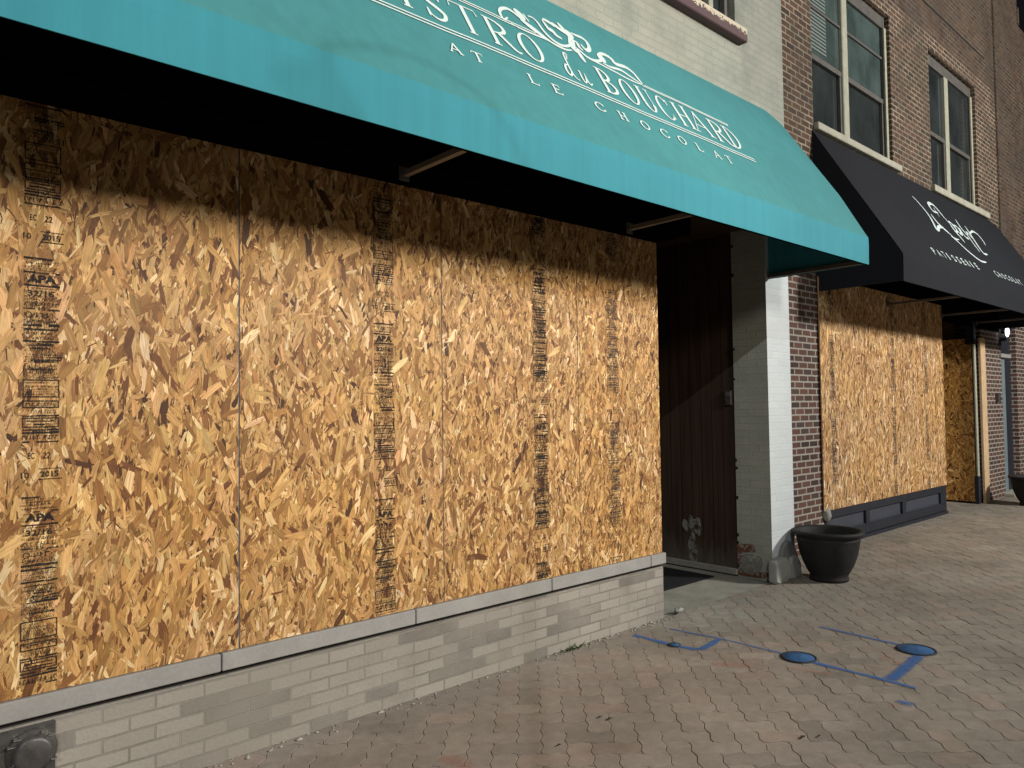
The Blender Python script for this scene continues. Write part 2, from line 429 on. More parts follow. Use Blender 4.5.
def glyph(ch, x0, x1, y0, h, th=TH, hl=HL):
    """a tall narrow roman capital as strokes in metres"""
    W = x1 - x0; S = []
    P = lambda x, y: (x0 + x*W, y0 + y*h)
    def stem(x, ya=0, yb=1, w=th, s0=True, s1=True):
        S.append(ribbon([P(x, ya), P(x, yb)], w))
        sw = w*1.9/W*.5
        if s0: S.append(ribbon([P(x-sw, ya), P(x+sw, ya)], hl))
        if s1: S.append(ribbon([P(x-sw, yb), P(x+sw, yb)], hl))
    def arc(cx, cy, rx, ry, a0, a1, n=22, thick='side', lo=hl, hi=th):
        pts = []; 
        for i in range(n+1):
            a = math.radians(a0 + (a1-a0)*i/n); pts.append(P(cx + rx*math.cos(a), cy + ry*math.sin(a)))
        f = lambda t: lo + (hi-lo)*abs(math.cos(math.radians(a0 + (a1-a0)*t)))**1.5
        S.append(ribbon(pts, f))
    if ch == 'I': stem(.5)
    elif ch == 'L':
        stem(.25); S.append(ribbon([P(.25, 0), P(.95, 0), P(.98, .2)], hl))
    elif ch == 'T':
        stem(.5, 0, 1, s1=False); S.append(ribbon([P(0, .8), P(.03, 1), P(.97, 1), P(1, .8)], hl))
    elif ch == 'E':
        stem(.22); S.append(ribbon([P(.2, 0), P(.92, 0), P(.95, .18)], hl)); S.append(ribbon([P(.2, 1), P(.88, 1), P(.9, .82)], hl)); S.append(ribbon([P(.2, .52), P(.75, .52)], hl))
    elif ch == 'H':
        stem(.2); stem(.8); S.append(ribbon([P(.2, .5), P(.8, .5)], hl))
    elif ch == 'A':
        S.append(ribbon([P(.1, 0), P(.5, 1)], hl)); S.append(ribbon([P(.48, 1), P(.88, 0)], th)); S.append(ribbon([P(.24, .34), P(.74, .34)], hl))
        S.append(ribbon([P(0, 0), P(.22, 0)], hl)); S.append(ribbon([P(.74, 0), P(1.02, 0)], hl))
    elif ch == 'O': arc(.5, .5, .5-th*.4/W, .5, 0, 360, 44)
    elif ch == 'C':
        arc(.54, .5, .54-th*.4/W, .5, 42, 318, 34); S.append(ribbon([P(.93, .70), P(.96, .95)], hl*1.3)); S.append(ribbon([P(.93, .30), P(.97, .08)], hl))
    elif ch == 'D':
        stem(.18); arc(.18, .5, .72, .5, -90, 90, 26)
    elif ch == 'U':
        S.append(ribbon([P(.2, 1), P(.2, .35)], th)); arc(.5, .33, .30, .33, 180, 360, 22); S.append(ribbon([P(.8, .33), P(.8, 1)], hl))
        S.append(ribbon([P(.02, 1), P(.4, 1)], hl)); S.append(ribbon([P(.66, 1), P(.96, 1)], hl))
    elif ch == 'B':
        stem(.2); arc(.22, .755, .52, .245, -90, 90, 18); arc(.22, .265, .64, .265, -90, 90, 20)
    elif ch == 'R':
        stem(.16); arc(.18, .74, .52, .26, -90, 90, 18); S.append(ribbon([P(.4, .48), P(.78, .06), P(.9, 0), P(1.02, .03)], lambda t: th*(1-.55*t)))
    elif ch == 'S':
        c = catmull([P(.88,.78), P(.82,.93), P(.55,1.0), P(.22,.92), P(.10,.74), P(.28,.58), P(.62,.45), P(.90,.28), P(.80,.08), P(.48,-.01), P(.16,.08), P(.08,.26)], 6)
        S.append(ribbon(c, lambda t: hl + (th*1.05-hl)*max(0, math.sin(math.pi*t))**1.6))
        S.append(ribbon([P(.89,.72), P(.92,.98)], hl*1.2)); S.append(ribbon([P(.07,.30), P(.05,.02)], hl*1.2))
    return S

_fcache = {}
def text_mesh(s, size=1., bold=0., spacing=1., align='LEFT'):
    key = (s, size, bold, spacing, align)
    if key in _fcache: return _fcache[key]
    cu = bpy.data.curves.new('lettering_source', 'FONT'); cu.body = s; cu.size = size; cu.align_x = align
    cu.offset = bold; cu.space_character = spacing; cu.resolution_u = 2
    ob = bpy.data.objects.new('lettering_source', cu); COL.objects.link(ob)
    dg = bpy.context.evaluated_depsgraph_get()
    me = bpy.data.meshes.new_from_object(ob.evaluated_get(dg))
    vs = [(v.co.x, v.co.y) for v in me.vertices]; fs = [tuple(p.vertices) for p in me.polygons]
    bpy.data.objects.remove(ob); bpy.data.curves.remove(cu); bpy.data.meshes.remove(me)
    _fcache[key] = (vs, fs)
    return vs, fs

# ------------------------------------------------------------------ strand boards
PAL = np.array([(.68,.43,.19),(.575,.345,.138),(.48,.275,.100),(.375,.20,.068),(.27,.13,.044),(.17,.070,.026),(.085,.036,.017),(.84,.62,.35)])
PW = np.array([.19,.19,.18,.16,.12,.07,.025,.065])
def strand_board(x0, x1, z0, z1, y, n, seed, label, group, stamps=(), axis='x', tint=(1,1,1), rot_sd=.42, fine=1., ink='ink'):
    """a board of pressed wood strands; axis 'x' lies along the street, 'y' stands across it (facing -x)"""
    rng = np.random.default_rng(seed)
    W = x1-x0; H = z1-z0
    small = np.zeros(n, bool); small[int(n*.62):] = True; rng.shuffle(small[int(n*.3):])
    L = np.where(small, rng.lognormal(math.log(.048), .45, n), rng.lognormal(math.log(.092), .38, n))*fine; L = np.clip(L, .015, .22)
    w = np.where(small, L*rng.uniform(.06, .22, n), L*rng.uniform(.11, .36, n)); w = np.clip(w, .0025, .036)
    th = math.pi/2 - .10 + rng.normal(0, rot_sd, n)
    wild = rng.random(n) < .11; th[wild] = rng.uniform(0, math.pi, wild.sum())
    cx = rng.uniform(0, W, n); cz = rng.uniform(0, H, n)
    shape = np.array([(-.5,-.30),(-.40,-.05),(-.47,.25),(-.30,.47),(.05,.5),(.36,.42),(.5,.22),(.41,.02),(.47,-.22),(.28,-.5),(-.10,-.46),(-.38,-.45)])
    k = len(shape)
    pts = shape[None] + rng.normal(0, .06, (n, k, 2))
    uvn = pts.copy()
    pts[:,:,0] *= L[:,None]; pts[:,:,1] *= w[:,None]
    grain = pts + rng.uniform(0, 9, (n, 1, 2))
    bend = rng.normal(0, .9, n)[:,None]*pts[:,:,0]**2
    pts[:,:,1] += bend
    c, s = np.cos(th)[:,None], np.sin(th)[:,None]
    px = np.clip(cx[:,None] + pts[:,:,0]*c - pts[:,:,1]*s, 0, W); pz = np.clip(cz[:,None] + pts[:,:,0]*s + pts[:,:,1]*c, 0, H)
    depth = .0004 + .0018*np.arange(n)/n
    py = np.repeat(depth[:,None], k, 1)
    pi = rng.choice(len(PAL), n, p=PW)
    thin = w < .006; pi[thin] = np.minimum(pi[thin] + rng.integers(0, 4, thin.sum()), 6)
    col = PAL[pi]*rng.uniform(.82, 1.15, (n,1))*rng.normal(1, .03, (n,3))*np.array(tint)
    if axis == 'x': V = np.stack([x0+px, y-py, z0+pz], 2).reshape(-1,3)
    else:           V = np.stack([y-py, x0+px, z0+pz], 2).reshape(-1,3)
    # the board body
    t = .012
    bx = [(0,0),(W,0),(W,H),(0,H)]
    body = []
    for d in (0, -t):
        for a, b in bx:
            body.append((x0+a, y-d, z0+b) if axis == 'x' else (y-d, x0+a, z0+b))
    nv = len(V); allv = np.vstack([V, np.array(body)])
    me = bpy.data.meshes.new('strand_board')
    faces_n = n + 6
    bf = [(0,1,2,3),(4,5,6,7),(0,1,5,4),(1,2,6,5),(2,3,7,6),(3,0,4,7)]
    loops = np.concatenate([np.arange(nv), np.array(bf).ravel() + nv]).astype(np.int32)
    tot = np.concatenate([np.full(n, k), np.full(6, 4)]).astype(np.int32)
    st = np.concatenate([[0], np.cumsum(tot)[:-1]]).astype(np.int32)
    me.vertices.add(len(allv)); me.vertices.foreach_set('co', allv.astype(np.float32).ravel())
    me.loops.add(len(loops)); me.loops.foreach_set('vertex_index', loops)
    me.polygons.add(faces_n); me.polygons.foreach_set('loop_start', st); me.polygons.foreach_set('loop_total', tot)
    ca = me.attributes.new('tint', 'FLOAT_COLOR', 'POINT')
    cc = np.ones((len(allv), 4), np.float32); cc[:nv,:3] = np.repeat(col, k, 0); cc[nv:,:3] = np.array((.42,.235,.10))*np.array(tint)
    ca.data.foreach_set('color', cc.ravel())
    uvl = me.uv_layers.new(name='UVMap'); guv = np.zeros((len(loops), 2), np.float32); guv[:nv] = grain.reshape(-1,2); guv[nv:] = np.tile(np.array([(0,0),(.1,0),(.1,.1),(0,.1)]), (6,1))
    uvl.data.foreach_set('uv', guv.ravel())
    me.polygons.foreach_set('use_smooth', [False]*faces_n)
    me.materials.append(M['strand']); me.update(calc_edges=True)
    o = bpy.data.objects.new('strand_board', me); COL.objects.link(o)
    tag(o, label, 'board', group)
    for sx, zt, dens, sd in stamps: stamp_column(o, sx, zt, z0, z1, y - .0032, dens, sd, ink=ink)
    return o

def stamp_column(parent, cx, ztop, z0, z1, y, dens, seed, pitch=.98, scale=1., ink='ink'):
    """printed grade marks repeated down the board"""
    rng = random.Random(seed); b = MB(); W = .130*scale
    lay = [0]
    def place(vs, fs):
        lay[0] += 1
        yy = y - (lay[0] % 60)*.000012
        ok = [(cx+vx, yy, vz) for vx, vz in vs]
        b.add(ok, [f for f in fs if all(z0+.004 < ok[i][2] < z1-.004 for i in f)])
    def rect(x0, x1, za, zb, skew=0.):
        place([(x0, za), (x1, za+skew), (x1, zb+skew), (x0, zb)], [(0,1,2,3)])
    def txt(s, x, z, h, bold=0., wid=None):
        vs, fs = text_mesh(s, 1., .02+bold)
        xs = [v[0] for v in vs]; ys = [v[1] for v in vs]
        sx = (wid/(max(xs)-min(xs))) if wid else h/.7
        place([(x+(vx-min(xs))*sx, z+(vy-min(ys))*h/(max(ys)-min(ys))) for vx, vy in vs], fs)
    def tiny(x0, x1, z, h):
        """print too small to read: a row of little marks"""
        x = x0
        while x < x1:
            w = rng.uniform(.25, .9)*h
            if rng.random() < .85:
                a = rng.random()
                if a < .4: rect(x, x+w*.35, z, z+h)
                elif a < .7: rect(x, x+w, z+h*.7, z+h); rect(x, x+w*.3, z, z+h*.69)
                else: rect(x, x+w, z, z+h*.3); rect(x+w*.3, x+w*.6, z+h*.31, z+h)
            x += w + h*.22
    def bar(z, h=.006, x0=-.5, x1=.5):
        x = x0*W
        while x < x1*W:
            w = rng.uniform(.02, .05)
            if rng.random() < .9: rect(x, min(x+w, x1*W), z, z+h*rng.uniform(.6, 1.2), rng.uniform(-.001,.001))
            x += w
    def box(za, zb, t=.0045):
        rect(-.5*W, .5*W, zb-t, zb); rect(-.5*W, .5*W, za, za+t); rect(-.5*W, -.5*W+t, za+t, zb-t); rect(.5*W-t, .5*W, za+t, zb-t)
    k = .00412
    z = ztop + pitch
    while z > z0:
        B = lambda v: z - (v-250)*k
        bar(B(260), .008); tiny(-.30*W, .25*W, B(267), .016); tiny(-.42*W, .38*W, B(271), .007); bar(B(274), .007)
        txt('APA', -.40*W, B(283.3), .033, .03, .8*W)
        bar(B(287), .007, -.46, .5); tiny(-.4*W, .45*W, B(289.5), .006)
        txt('32/16', -.38*W, B(297), .025, .01, .72*W)
        tiny(-.3*W, .3*W, B(300.5), .010); tiny(-.45*W, .45*W, B(306), .012)
        bar(B(310), .006, -.5, -.18); txt('15', -.09*W, B(311), .015, 0, .2*W); bar(B(311), .006, .18, .5)
        c = catmull([(-.36*W+.011*math.cos(a), B(315.5)+.011*math.sin(a)) for a in np.linspace(0, 2*math.pi, 9)[:-1]], 4, True)
        for q in ribbon(c, .003): place(q, [(0,1,2,3)])
        tiny(-.15*W, .2*W, B(318), .02)
        tiny(-.45*W, .42*W, B(323), .010); bar(B(327), .010); bar(B(331), .008, -.5, .45); tiny(-.2*W, .3*W, B(335), .009)
        tiny(-.4*W, .3*W, B(340), .009); bar(B(343), .007)
        v = 262.
        while v < 443:
            if rng.random() < .6+.38*dens: tiny(-.48*W, rng.uniform(.36, .5)*W, B(v), rng.uniform(.0055, .009))
            v += 2.3
        # the overprinted, smudged block
        v = 345.
        while v < 381:
            cxn = .08 + .1*math.sin(v*.3+seed); hw = rng.uniform(.25, .46)
            if rng.random() < .25*dens + .15: bar(B(v), rng.uniform(.003, .007), cxn-hw, cxn+hw)
            if rng.random() < .55+.4*dens: tiny((cxn-hw)*W, (cxn+hw*.8)*W, B(v)+.003, rng.uniform(.006, .012))
            v += 1.5
        box(B(398), B(380)); tiny(-.42*W, .1*W, B(384), .007); tiny(-.42*W, .3*W, B(387.5), .007); tiny(-.1*W, .15*W, B(390.5), .009); tiny(-.42*W, -.2*W, B(396), .016); tiny(-.02*W, .12*W, B(396), .007)
        box(B(408.5), B(401)); tiny(-.40*W, -.05*W, B(406), .012); tiny(.08*W, .42*W, B(406), .012)
        tiny(-.35*W, .42*W, B(414), .011); bar(B(417), .006)
        box(B(428), B(418)); bar(B(422), .006, -.38, .36); bar(B(425.5), .007, -.38, .36)
        bar(B(431), .008); bar(B(434), .008); tiny(-.5*W, .46*W, B(440), .017); bar(B(443), .006)
        txt('EC', -.34*W, B(459), .026, 0, .18*W); txt('22', .06*W, B(459), .026, 0, .22*W)
        txt('10', -.52*W, B(478), .026, 0, .22*W); txt('2015', .0*W, B(477.5), .025, .01, .5*W)
        rect(-.05*W, .6*W, B(480), B(479)); rect(-.05*W, .6*W, B(469.5), B(468.7))
        # extra smudging on some boards
        if dens > .75:
            v = 262.
            while v < 440:
                hw = rng.uniform(.2, .5)
                if rng.random() < dens-.55: bar(B(v), rng.uniform(.003, .008), -hw, hw)
                v += 2.2
        z -= pitch
    b.build('grade_stamp', M[ink], parent)

# ------------------------------------------------------------------ pavement
def pavement():
    Wd = .120; J = .0028; CH = .0016
    ca, sa = math.cos(math.radians(47)), math.sin(math.radians(47))
    sub = 4
    def edge(n): return [i/sub for i in range(n*sub)]
    rng = np.random.default_rng(5)
    def outline(w, h):
        p = []
        for t in edge(w): p.append((t, 0))
        for t in edge(h): p.append((w, t))
        for t in edge(w): p.append((w-t, h))
        for t in edge(h): p.append((0, h-t))
        return np.array(p)
    outs = {'H': outline(2,1), 'V': outline(1,2)}
    tri = lambda u: 2*np.abs(2*(u-np.floor(u+.5)))-1
    V = []; C = []; F = []; base = 0
    K = 6*sub
    N = 130
    faces_proto = None
    for kk in range(-N, N):
        for mm in range(-N//2, N//2):
            for typ in 'HV':
                ox, oy = (kk+4*mm, kk) if typ == 'H' else (kk+2+4*mm, kk-1)
                ccx, ccy = ox*Wd, oy*Wd
                X = ccx*ca - ccy*sa + 5; Y = ccx*sa + ccy*ca - 2
                if not (-3.5 < X < 21 and -6.5 < Y < 1.6): continue
                if Y > .35 and X < 4.6: continue
                p = outs[typ]
                w, h = (2,1) if typ == 'H' else (1,2)
                c0 = np.array((w/2, h/2))
                rings = []
                for ins, z in ((J*.5, -.008), (J*.5, -CH), (J*.5+CH, 0.)):
                    q = p.copy()
                    q = c0 + (q-c0)*np.array((1-2*ins/(w*Wd), 1-2*ins/(h*Wd)))
                    g = q + np.array((ox, oy))
                    gx = g[:,0] + .062*tri(g[:,1]*1.0+.25)
                    gy = g[:,1] + .062*tri(g[:,0]*1.0+.25)
                    gx, gy = gx*Wd, gy*Wd
                    rings.append(np.stack([gx*ca-gy*sa+5, gx*sa+gy*ca-2, np.full(len(gx), z)], 1))
                v = np.vstack(rings)
                a, b2, zz = rng.normal(0, .0035), rng.normal(0, .0035), rng.normal(0, .0007)
                v[:,2] += zz + (v[:,0]-X)*a + (v[:,1]-Y)*b2
                V.append(v)
                f = min(1, max(0, (X-1.5)/6))
                near = np.array((.285,.247,.212)); far = np.array((.282,.249,.202))
                c = near*(1-f) + far*f
                dust = math.exp(-((X-5.35)/.75)**2 - ((Y+.30)/.36)**2)
                c = c*(1-dust*.8) + np.array((.30,.295,.25))*dust*.8
                r = rng.random()
                c = c*rng.normal(1, .055)
                if r < .16: c = c*np.array((1.03,.965,.95))
                elif r < .24: c = c*.88
                C.append(np.clip(c, .02, 1))
                for ring in (0, 1):
                    for i in range(K):
                        j = (i+1) % K
                        F.append((base+ring*K+i, base+ring*K+j, base+(ring+1)*K+j, base+(ring+1)*K+i))
                F.append(tuple(range(base+2*K, base+3*K)))
                base += 3*K
    V = np.vstack(V)
    me = bpy.data.meshes.new('pavement')
    loops = np.fromiter((i for f in F for i in f), np.int32)
    tot = np.fromiter((len(f) for f in F), np.int32); st = np.concatenate([[0], np.cumsum(tot)[:-1]]).astype(np.int32)
    me.vertices.add(len(V)); me.vertices.foreach_set('co', V.astype(np.float32).ravel())
    me.loops.add(len(loops)); me.loops.foreach_set('vertex_index', loops)
    me.polygons.add(len(F)); me.polygons.foreach_set('loop_start', st); me.polygons.foreach_set('loop_total', tot)
    at = me.attributes.new('tint', 'FLOAT_COLOR', 'POINT')
    cc = np.ones((len(V), 4), np.float32); cc[:,:3] = np.repeat(np.array(C), 3*K, 0)
    at.data.foreach_set('color', cc.ravel())
    me.materials.append(M['paver']); me.polygons.foreach_set('use_smooth', [False]*len(F)); me.update(calc_edges=True)
    o = bpy.data.objects.new('pavement', me); COL.objects.link(o)
    tag(o, kind='structure')
    return o
pav = pavement()
g = MB(); g.quad((-300,-300,-.0055),(300,-300,-.0055),(300,300,-.0055),(-300,300,-.0055)); tag(g.build('ground', M['sand']), kind='structure')

def spray(name, pts, w, mat, z=.0035, smooth=True):
    """a sprayed stroke lying on the pavers, densest along its middle"""
    p = catmull(pts, 8) if smooth and len(pts) > 2 else [Vector(q) for q in pts]
    q = []
    for i in range(len(p)-1):
        n = max(2, int((p[i+1]-p[i]).length/.03))
        for s in range(n): q.append(p[i].lerp(p[i+1], s/n))
    q.append(p[-1])
    vs = []; ed = []; fs = []; n = len(q)
    for i in range(n):
        d = (q[min(i+1,n-1)] - q[max(i-1,0)]).normalized(); nn = Vector((-d.y, d.x))
        ww = w*1.35*(.85 + .3*mnoise.noise(Vector((q[i].x*7, q[i].y*7, 3))))
        endf = min(1, i/1.5, (n-1-i)/1.5)
        for s, e in ((-1,0),(-.5,.75),(0,1),(.5,.75),(1,0)):
            vs.append((q[i].x+nn.x*ww*s, q[i].y+nn.y*ww*s, z)); ed.append(e*endf)
    for i in range(n-1):
        for k in range(4): fs.append((i*5+k, i*5+k+1, (i+1)*5+k+1, (i+1)*5+k))
    b = MB().add(vs, fs); o = b.build(name, mat, pav)
    a = o.data.attributes.new('edge', 'FLOAT', 'POINT'); a.data.foreach_set('value', ed)
    return o
blue = [([(4.274,-.09),(4.29,-.44),(4.326,-.633)], .035), ([(4.326,-.633),(4.47,-.62),(4.645,-.59)], .035), ([(4.581,-.192),(4.61,-.38),(4.645,-.59),(4.652,-.83),(4.657,-1.08)], .016),
        ([(4.63,-1.25),(4.636,-1.5),(4.64,-1.717),(4.63,-1.90)], .028), ([(4.655,-1.734),(4.9,-1.72),(5.26,-1.69)], .050), ([(5.416,-.926),(5.40,-1.2),(5.384,-1.56)], .022), ([(4.356,-1.86),(4.366,-2.0)], .035)]
for k, (p, w) in enumerate(blue): spray('blue_paint_line', p, w, M['blue_paint'], .0036+.0002*k)
for k, (p, w) in enumerate([([(4.15,-.83),(4.22,-.95),(4.30,-1.03)], .07), ([(4.42,-1.20),(4.47,-1.34),(4.50,-1.47)], .06), ([(5.10,-1.53),(5.02,-1.58),(5.0,-1.68)], .055), ([(2.12,-.68),(2.16,-.78),(2.14,-.9)], .07), ([(2.30,-.65),(2.36,-.72)], .05), ([(4.25,-1.86),(4.33,-1.95)], .04)]):
    spray('red_paint_mark', p, w, M['red_paint'], .0052+.0002*k)
# concrete apron in front of the recessed doorway
b = MB()
ap = [(4.79,.0),(5.1,.003),(5.4,.0),(5.75,.004),(6.1,.0),(6.3,.003),(6.46,.0),(6.46,1.9),(4.79,1.9)]
b.poly([(x,y,.0028) for x,y in ap])
tag(b.build('concrete_apron', M['concrete']), kind='structure')

# ------------------------------------------------------------------ walls with holes
def wall_front(b, x0, x1, z0, z1, y, holes, depth, m=0):
    """a wall face at y with rectangular holes whose reveals go back by depth"""
    xs = sorted({x0, x1, *[h[0] for h in holes], *[h[1] for h in holes]}); zs = sorted({z0, z1, *[h[2] for h in holes], *[h[3] for h in holes]})
    for i in range(len(xs)-1):
        for j in range(len(zs)-1):
            cx, cz = (xs[i]+xs[i+1])/2, (zs[j]+zs[j+1])/2
            if any(h[0] < cx < h[1] and h[2] < cz < h[3] for h in holes): continue
            b.quad((xs[i],y,zs[j]),(xs[i+1],y,zs[j]),(xs[i+1],y,zs[j+1]),(xs[i],y,zs[j+1]), m)
    for (a, c, e, f) in holes:
        d = y+depth
        b.quad((a,y,e),(a,d,e),(a,d,f),(a,y,f), m); b.quad((c,y,e),(c,y,f),(c,d,f),(c,d,e), m)
        b.quad((a,y,e),(c,y,e),(c,d,e),(a,d,e), m); b.quad((a,y,f),(a,d,f),(c,d,f),(c,y,f), m)
        b.quad((a,d,e),(c,d,e),(c,d,f),(a,d,f), m)

# ------------------------------------------------------------------ white painted building
A = empty('brick_shop', (2.5,.3,0), 'white painted brick shop with teal awning and low brick wall under its boards', 'building')
w = MB(); wall_front(w, -3., 6.893, 3.35, 10.2, 0., [(4.95,6.03,5.10,6.95)], .14)
w.quad((6.893,0,3.35),(6.893,.5,3.35),(6.893,.5,10.2),(6.893,0,10.2)); w.quad((-3,0,3.35),(6.893,0,3.35),(6.893,.3,3.35),(-3,.3,3.35)); w.box(-3, 6.89, .32, 5., 3.36, 10.19)
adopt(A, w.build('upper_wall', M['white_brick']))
p = MB(); p.quad((6.46,0,0),(6.893,0,0),(6.893,0,3.35),(6.46,0,3.35)); p.quad((6.893,0,0),(6.893,.5,0),(6.893,.5,3.35),(6.893,0,3.35))
rv = MB(); rv.quad((6.46,.0,0),(6.46,.36,0),(6.46,.36,3.35),(6.46,.0,3.35))
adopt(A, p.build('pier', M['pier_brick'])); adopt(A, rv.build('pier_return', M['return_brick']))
# toothed edge of the return where the panelling was cut round the bricks
tb = None; rr = random.Random(3)
for i in range(44):
    if rr.random() < .33:
        z = .1 + i*.072; tb = MB(); tb.box(6.452, 6.461, .345-rr.uniform(0,.012), .362, z, z+rr.uniform(.012,.03)); adopt(A, tb.build('ragged_notch', M['joint_and_shadow']))
r = MB(); r.quad((-3,0,0),(4.79,0,0),(4.79,0,.401),(-3,0,.401)); r.quad((4.79,0,0),(4.79,1.9,0),(4.79,1.9,.401),(4.79,0,.401)); r.quad((-3,0,.401),(4.79,0,.401),(4.79,.25,.401),(-3,.25,.401))
riser = adopt(A, r.build('stall_riser', M['riser_brick']))
j = MB(); j.box(-3, 4.775, .014, .25, .402, .427); adopt(A, j.build('sill_shadow_strip', M['joint_and_shadow']))  # gap under the sill, its shadow line painted as a dark strip
for a, c in [(-3,-1.95),(-1.945,-.86),(-.855,.24),(.245,1.343),(1.349,2.445),(2.451,3.541),(3.547,4.612),(4.618,4.805)]:
    s = MB(); s.box(a, c, -.022, .25, .427, .509, bev=.004); o = adopt(A, s.build('sill_stone', M['stone']))
# backing behind the boards and the dark box over them
k = MB(); k.box(-3, 4.785, .0135, .28, .51, 3.35); adopt(A, k.build('shopfront_backing', M['back']))
for xa, xb in ((1.434,1.441),(2.660,2.666),(3.848,3.853)):
    k = MB(); k.box(xa, xb, .0025, .0134, .512, 2.94); adopt(A, k.build('seam_strip', M['back']))
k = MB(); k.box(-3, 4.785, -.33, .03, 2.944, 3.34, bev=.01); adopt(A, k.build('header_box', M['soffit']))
k = MB(); k.box(-3, .205, -.004, .034, .51, 2.94); adopt(A, k.build('corner_pier', M['pier_brick']))
# recessed doorway
k = MB(); k.quad((6.475,.36,0),(6.475,1.9,0),(6.475,1.9,3.35),(6.475,.36,3.35)); adopt(A, k.build('panelled_side', M['wood_wall']))
k = MB(); k.box(6.44, 6.474, .365, 1.89, .014, .075, bev=.006); adopt(A, k.build('base_kerb', M['concrete']))
k = MB(); k.quad((4.79,.25,.408),(4.79,1.9,.408),(4.79,1.9,3.35),(4.79,.25,3.35)); k.quad((4.79,1.9,0),(6.475,1.9,0),(6.475,1.9,3.35),(4.79,1.9,3.35)); k.quad((4.79,0,3.349),(6.475,0,3.349),(6.475,1.9,3.349),(4.79,1.9,3.349))
adopt(A, k.build('doorway_lining', M['wood_wall']))
d = MB(); d.box(5.1, 6.1, 1.85, 1.895, .02, 2.15, bev=.005); d.box(5.25, 5.95, 1.842, 1.85, 1.0, 2.0); d.box(5.25, 5.95, 1.842, 1.85, .2, .85); dr = adopt(A, d.build('door', M['navy']))
h = MB(); h.tube([(6.0,1.83,1.0),(6.0,1.79,1.0),(5.88,1.79,1.0)], .011); adopt(A, h.build('door_handle', M['steel']))
# plaster scars on the panelling
def scar(name, pts, x, mat, t=.006):
    b = MB(); c = catmull(pts, 5, True)[:-1]; n = len(c)
    b.poly([(x-t, q.x, q.y) for q in c]); b.add([(x-t, q.x, q.y) for q in c]+[(x, q.x, q.y) for q in c], [(i,(i+1)%n,n+(i+1)%n,n+i) for i in range(n)])
    return b.build(name, mat)
# broken foot of the pier: bare red brick, cement repairs
M['residue'] = mat_alpha('plaster_residue', (.25,.245,.215), .40, .52, 16.)
M['brick_dust'] = mat_alpha('bare_brick_patch', (.19,.080,.050), .40, .50, 22., var=.4)
adopt(A, scar('plaster_scar', [(.86,.50),(.80,.52),(.78,.40),(.81,.33),(.86,.38),(.93,.36),(1.0,.42),(.98,.49),(.93,.47),(.91,.54)], 6.475, M['residue']))
adopt(A, scar('plaster_scar', [(.90,.36),(.85,.33),(.83,.10),(.90,.06),(.94,.2)], 6.4735, M['residue'], .004))
for pts, t in (([(.17,.262),(.20,.325),(.30,.32),(.37,.31),(.36,.22),(.30,.235),(.24,.25)], .003), ([(.05,.03),(.06,.085),(.2,.07),(.36,.095),(.36,.02)], .003), ([(.28,.12),(.30,.2),(.36,.2),(.36,.11)], .0025)):
    adopt(A, scar('bare_brick', pts, 6.461, M['brick_dust'], t))
adopt(A, scar('cement_smear', [(.16,.23),(.30,.22),(.35,.12),(.33,.06),(.2,.05),(.12,.10),(.1,.19)], 6.461, M['residue'], .005))
def slab(name, pts, y0, y1, mat, seed):
    """a rough cement slab standing on the pier face"""
    b = MB(); c = catmull(pts, 5, True)[:-1]; n = len(c); ins = []
    cc = sum((Vector(q) for q in c), Vector((0,0)))/n
    ring0 = [(q.x, y1, max(0,q.y)) for q in c]
    ring1 = [(q.x, y0+.014+.006*mnoise.noise(Vector((q.x*30,q.y*30,seed))), max(0,q.y)) for q in c]
    ring2 = [(cc.x+(q.x-cc.x)*.88, y0+.008*mnoise.noise(Vector((q.x*20,q.y*20,seed))), max(.004, cc.y+(q.y-cc.y)*.88)) for q in c]
    b.add(ring0+ring1+ring2, [(a*n+i, a*n+(i+1)%n, (a+1)*n+(i+1)%n, (a+1)*n+i) for a in (0,1) for i in range(n)], smooth=True)
    b.poly(ring2); return b.build(name, mat)
adopt(A, slab('cement_patch', [(6.56,.02),(6.56,.20),(6.60,.30),(6.68,.355),(6.78,.345),(6.86,.27),(6.90,.16),(6.90,.01)], -.035, 0., M['grey_cement'], 2))
adopt(A, slab('cement_patch', [(6.41,.0),(6.39,.10),(6.40,.205),(6.50,.225),(6.62,.215),(6.645,.12),(6.63,.0)], -.075, -.002, M['cement'], 5))
adopt(A, slab('cement_patch', [(6.68,.0),(6.67,.12),(6.72,.20),(6.80,.215),(6.88,.17),(6.91,.05),(6.9,.0)], -.058, -.030, M['cement'], 9))
# first floor window with a peeling sill
wi = MB()
for x0, x1, z0, z1 in [(4.95,5.03,5.10,6.95),(5.95,6.03,5.10,6.95),(5.03,5.95,6.87,6.95),(5.03,5.95,5.10,5.17)]: wi.box(x0, x1, .055, .12, z0, z1)
W1 = adopt(A, wi.build('window', M['cream_dark']))
pn = MB(); pn.quad((5.03,.10,5.17),(5.95,.10,5.17),(5.95,.10,6.87),(5.03,.10,6.87)); pn.build('pane', M['glass_dark'], W1)
ml = MB(); ml.box(5.68, 5.75, .045, .105, 5.17, 6.87, bev=.004); ml.build('mullion', M['cream'], W1)
ws = MB(); ws.box(4.86, 6.10, -.085, .06, 4.955, 5.085, bev=.008); ws.build('window_sill', M['plum'], W1)
